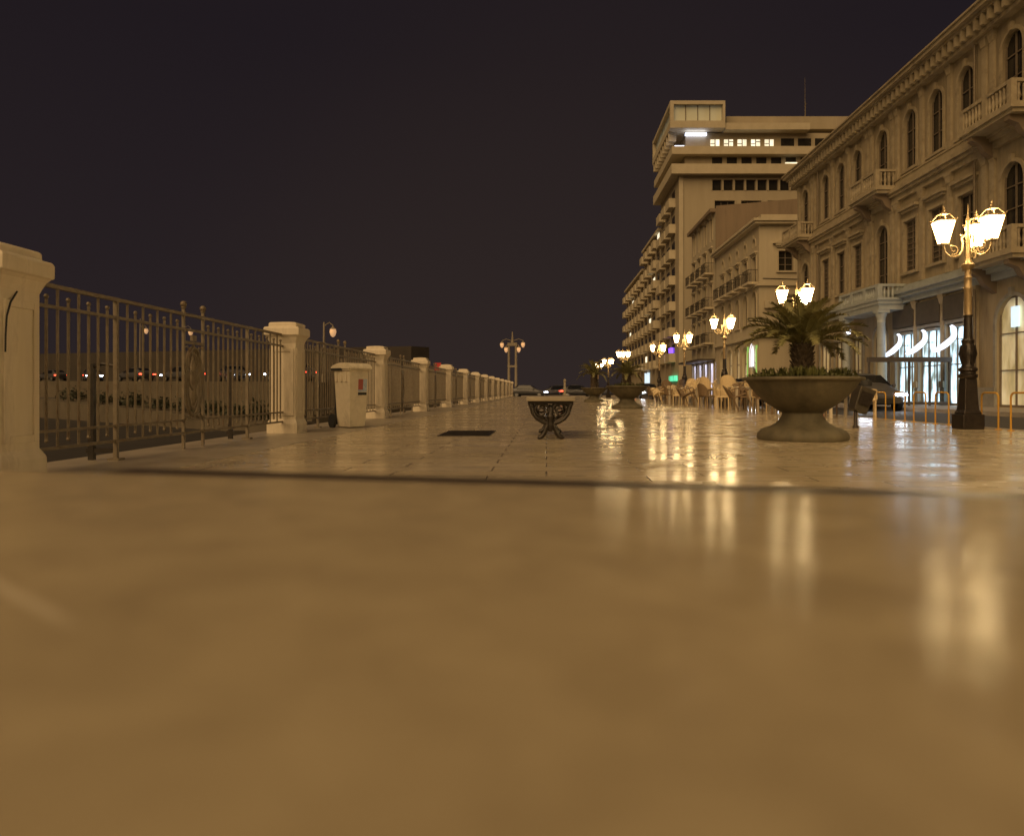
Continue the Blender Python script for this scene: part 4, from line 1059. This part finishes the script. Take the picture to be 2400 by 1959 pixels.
# ------------------------------------------------------------------ far apartment blocks
def block(label, y1, y0, Hh, cols, floors, z0, fh):
    r = thing('apartment_block', label, 'apartment block', (17, y1, 0), R(-90), 'balconied apartment blocks beyond the tower')
    W_ = y1-y0; body(r, W_, 14, Hh, [], 'tower_wall', None)
    for f in range(floors):
        for c in range(cols):
            u = (c+.5)*W_/cols; z = z0+f*fh
            balcony(r,u,z,round(W_/cols*.58,2),1.0,'solid','tower_trim')
            key = ('d',W_/cols)
            MB().box(u-1.0,u+1.0,-.03,.1,z+.02,z+2.2).build('balcony_door', M['glass'] if (f*3+c*5)%11 else M['win_lit'], r)
    b = MB(); b.box(-.1,W_+.2,-.5,14,Hh+.001,Hh+.35); b.build('roof', M['tower_trim'], r)
    return r
ba = block('high balconied apartment block adjoining the far side of the tower', 125, 107.2, 24.4, 4, 7, 4.2, 3.0)
MB().box(3.0,6.5,-.4,-.05,1.9,3.6).build('blue_sign', M['sign_blue'], ba)
bb_ = block('lower balconied apartment block at the far left end of the street', 153, 125.2, 21.4, 6, 6, 4.2, 2.95)

# ------------------------------------------------------------------ harbour side beyond the fence
A = Vector((-16, 49.3, 0)); B = Vector((-150, 160, 0)); d = (B-A).normalized(); nrm = Vector((d.y, -d.x, 0))
if nrm.y > 0: nrm = -nrm
def ztop(t): return 1.25+ .0095*t
def zbot(t): return -1.5 + .026*t
q = MB(); n = 24; Lq = (B-A).length
for k in range(n):
    t0, t1 = Lq*k/n, Lq*(k+1)/n
    a, c = A+d*t0, A+d*t1
    q.quad((a.x,a.y,-2.2),(c.x,c.y,-2.2),(c.x,c.y,ztop(t1)),(a.x,a.y,ztop(t0)))
    bk = -nrm*15
    q.quad((a.x,a.y,ztop(t0)),(c.x,c.y,ztop(t1)),(c.x+bk.x,c.y+bk.y,ztop(t1)),(a.x+bk.x,a.y+bk.y,ztop(t0)))
q.quad((A.x,A.y,-2.2),(A.x-nrm.x*15,A.y-nrm.y*15,-2.2),(A.x-nrm.x*15,A.y-nrm.y*15,ztop(0)),(A.x,A.y,ztop(0)))
tag(q.build('quay_wall', M['quay']), 'long pale stone quay wall beyond the fence carrying the harbour road', 'quay wall')
s_ = MB()
for k in range(n):
    t0, t1 = Lq*k/n, Lq*(k+1)/n; a, c = A+d*t0, A+d*t1
    f0, f1 = a+nrm*3.2, c+nrm*3.2
    s_.quad((f0.x,f0.y,-2.19),(f1.x,f1.y,-2.19),(f1.x,f1.y,zbot(t1)),(f0.x,f0.y,zbot(t0))); s_.quad((f0.x,f0.y,zbot(t0)),(f1.x,f1.y,zbot(t1)),(c.x,c.y,zbot(t1)),(a.x,a.y,zbot(t0)))
struct(s_.build('quay_path', M['quay']))
# low old wall behind the harbour road
g0, g1 = A+d*4-nrm*12, A+d*150-nrm*12
w = MB(); w.poly([(g0.x,g0.y,1),(g1.x,g1.y,1),(g1.x,g1.y,8.2),(g0.x,g0.y,4.4)]); e = -nrm*2
w.poly([(g0.x,g0.y,4.4),(g1.x,g1.y,8.2),(g1.x+e.x,g1.y+e.y,8.2),(g0.x+e.x,g0.y+e.y,4.4)]); w.poly([(g0.x,g0.y,1),(g0.x+e.x,g0.y+e.y,1),(g0.x+e.x,g0.y+e.y,4.4),(g0.x,g0.y,4.4)])
tag(w.build('rampart', M['rampart']), 'low dark brown rampart behind the harbour road', 'rampart')
ang = math.atan2(d.y, d.x)
GH = 'cars on the harbour road beyond the fence'
hc = None
labs = ['nearest the fence medallion','right of the medallion, second from the pillar','seen just right of the nearest pillar side','behind the left part of the near railing','farthest left behind the near railing','rightmost behind the near railing']
for i, t in enumerate((8,17,27,38,50,64)):
    p = A+d*t-nrm*3.2
    lab = ['rightmost car with lit lamps on the harbour road beyond the fence','second car from the right on the harbour road','third car from the right on the harbour road','fourth car from the right on the harbour road','fifth car from the right on the harbour road','leftmost car with lit lamps on the harbour road'][i]
    dup(far, (p.x,p.y,ztop(t)), ang+pi/2 + (pi if i in (1,4) else 0) + R(14 if i not in (1,4) else -14), lab, GH)
# hedge shrubs in front of the quay
def shrub(label, loc, r, seed):
    rg = random.Random(seed); root = thing('shrub', label, 'shrub', loc, 0, 'dark shrubs below the quay wall')
    b = MB()
    for k in range(420):
        v = Vector((rg.gauss(0,1),rg.gauss(0,1),rg.gauss(0,1))).normalized()*r*rg.uniform(.55,1)*(1+.25*math.sin(5*k)); v.z = abs(v.z)*.9+.15
        a = Vector((rg.gauss(0,1),rg.gauss(0,1),rg.gauss(0,1))).normalized()*.13; c = v.cross(a).normalized()*.09
        b.poly([tuple(v-a),tuple(v+c),tuple(v+a),tuple(v-c)])
    b.build('foliage', M['hedge'], root); MB().tube([(0,0,0),(0,0,r*.7)], .06, 6).build('stem', M['trunk'], root)
for i, (t, r) in enumerate(((1.5,1.0),(4.5,1.3),(7.5,.9),(11,1.15),(15,1.3),(20,1.0),(26,1.25),(33,1.1),(41,1.4))):
    p = A+d*t+nrm*1.6
    shrub(['rightmost','second from right','third from right','fourth from right','fifth from right','sixth from right','seventh from right','eighth from right','leftmost'][i]+' dark shrub growing below the pale quay wall', (p.x,p.y,zbot(t)), r, 40+i)
GHL = 'dim lamps on the harbour side'
t = 44; p = A+d*t-nrm*6; sea_lamp('dim single column lamp seen through the near railing, left one', (p.x,p.y,ztop(t)), R(10), 7.2, GHL, False)
t = 33; p = A+d*t-nrm*6; sea_lamp('dim single column lamp seen through the near railing, right one', (p.x,p.y,ztop(t)), R(30), 6.4, GHL, False)
sea_lamp('dim single column lamp rising behind the railing left of the wheeled bin', (-15.4, 50, 1.2), 0, 4.2, GHL, False)
rs = thing('road_sign', 'red road sign showing above the fence past the bin', 'sign', (-9.0, 60, -2.2))
MB().tube([(0,0,0),(0,0,4.7)], .04, 8).build('pole', M['metal'], rs)
MB().box(-.26,.26,-.06,-.042,4.5,5.15).build('sign_face', M['red_sign'], rs)

# ------------------------------------------------------------------ sky and light
wd = bpy.data.worlds.new('World'); SC.world = wd; wd.use_nodes = True
nt = wd.node_tree; L = nt.links.new; bg = nt.nodes['Background']
tc = N(nt,'ShaderNodeTexCoord'); sx = N(nt,'ShaderNodeSeparateXYZ'); L(tc.outputs['Generated'], sx.inputs[0])
cr = N(nt,'ShaderNodeValToRGB'); el = cr.color_ramp.elements
el[0].position = 0; el[0].color = (.0225,.0160,.0170,1); el[1].position = .42; el[1].color = (.0140,.0102,.0130,1)
L(sx.outputs['Z'], cr.inputs['Fac'])
vd = N(nt,'ShaderNodeVectorMath', operation='DOT_PRODUCT'); vd.inputs[1].default_value = Vector((.07,1,.02)).normalized()
L(tc.outputs['Generated'], vd.inputs[0])
mr = N(nt,'ShaderNodeMapRange', interpolation_type='SMOOTHERSTEP'); mr.inputs['From Min'].default_value = .80; mr.inputs['From Max'].default_value = 1.0
L(vd.outputs['Value'], mr.inputs['Value'])
mx = N(nt,'ShaderNodeMix', data_type='RGBA', blend_type='ADD'); mx.inputs['B'].default_value = (.006,.0038,.0012,1)
L(mr.outputs['Result'], mx.inputs['Factor']); L(cr.outputs['Color'], mx.inputs['A'])
sk = N(nt,'ShaderNodeTexSky', sky_type='NISHITA'); sk.sun_disc = False; sk.sun_elevation = R(-6); sk.sun_rotation = R(215)
m2 = N(nt,'ShaderNodeMix', data_type='RGBA', blend_type='ADD'); m2.inputs['Factor'].default_value = .02
L(mx.outputs['Result'], m2.inputs['A']); L(sk.outputs['Color'], m2.inputs['B'])
L(m2.outputs['Result'], bg.inputs['Color']); bg.inputs['Strength'].default_value = 1
sl = bpy.data.lights.new('amber_fill','SUN'); sl.energy = 2.6; sl.angle = R(62); sl.color = (1,.65,.31)  # added amber night fill, stands in for unseen floodlights
so_ = bpy.data.objects.new('amber_fill', sl); COL.objects.link(so_)
so_.rotation_euler = Vector((-.5,-.85,.85)).normalized().to_track_quat('Z','Y').to_euler()

# ------------------------------------------------------------------ render settings
SC.render.engine = 'CYCLES'
SC.view_settings.view_transform = 'Standard'; SC.view_settings.look = 'None'; SC.view_settings.exposure = 0; SC.view_settings.gamma = 1
SC.cycles.use_denoising = True; SC.cycles.max_bounces = 6; SC.cycles.diffuse_bounces = 3; SC.cycles.glossy_bounces = 4
SC.cycles.sample_clamp_indirect = 6; SC.cycles.use_light_tree = True
SC.cycles.caustics_reflective = False; SC.cycles.caustics_refractive = False
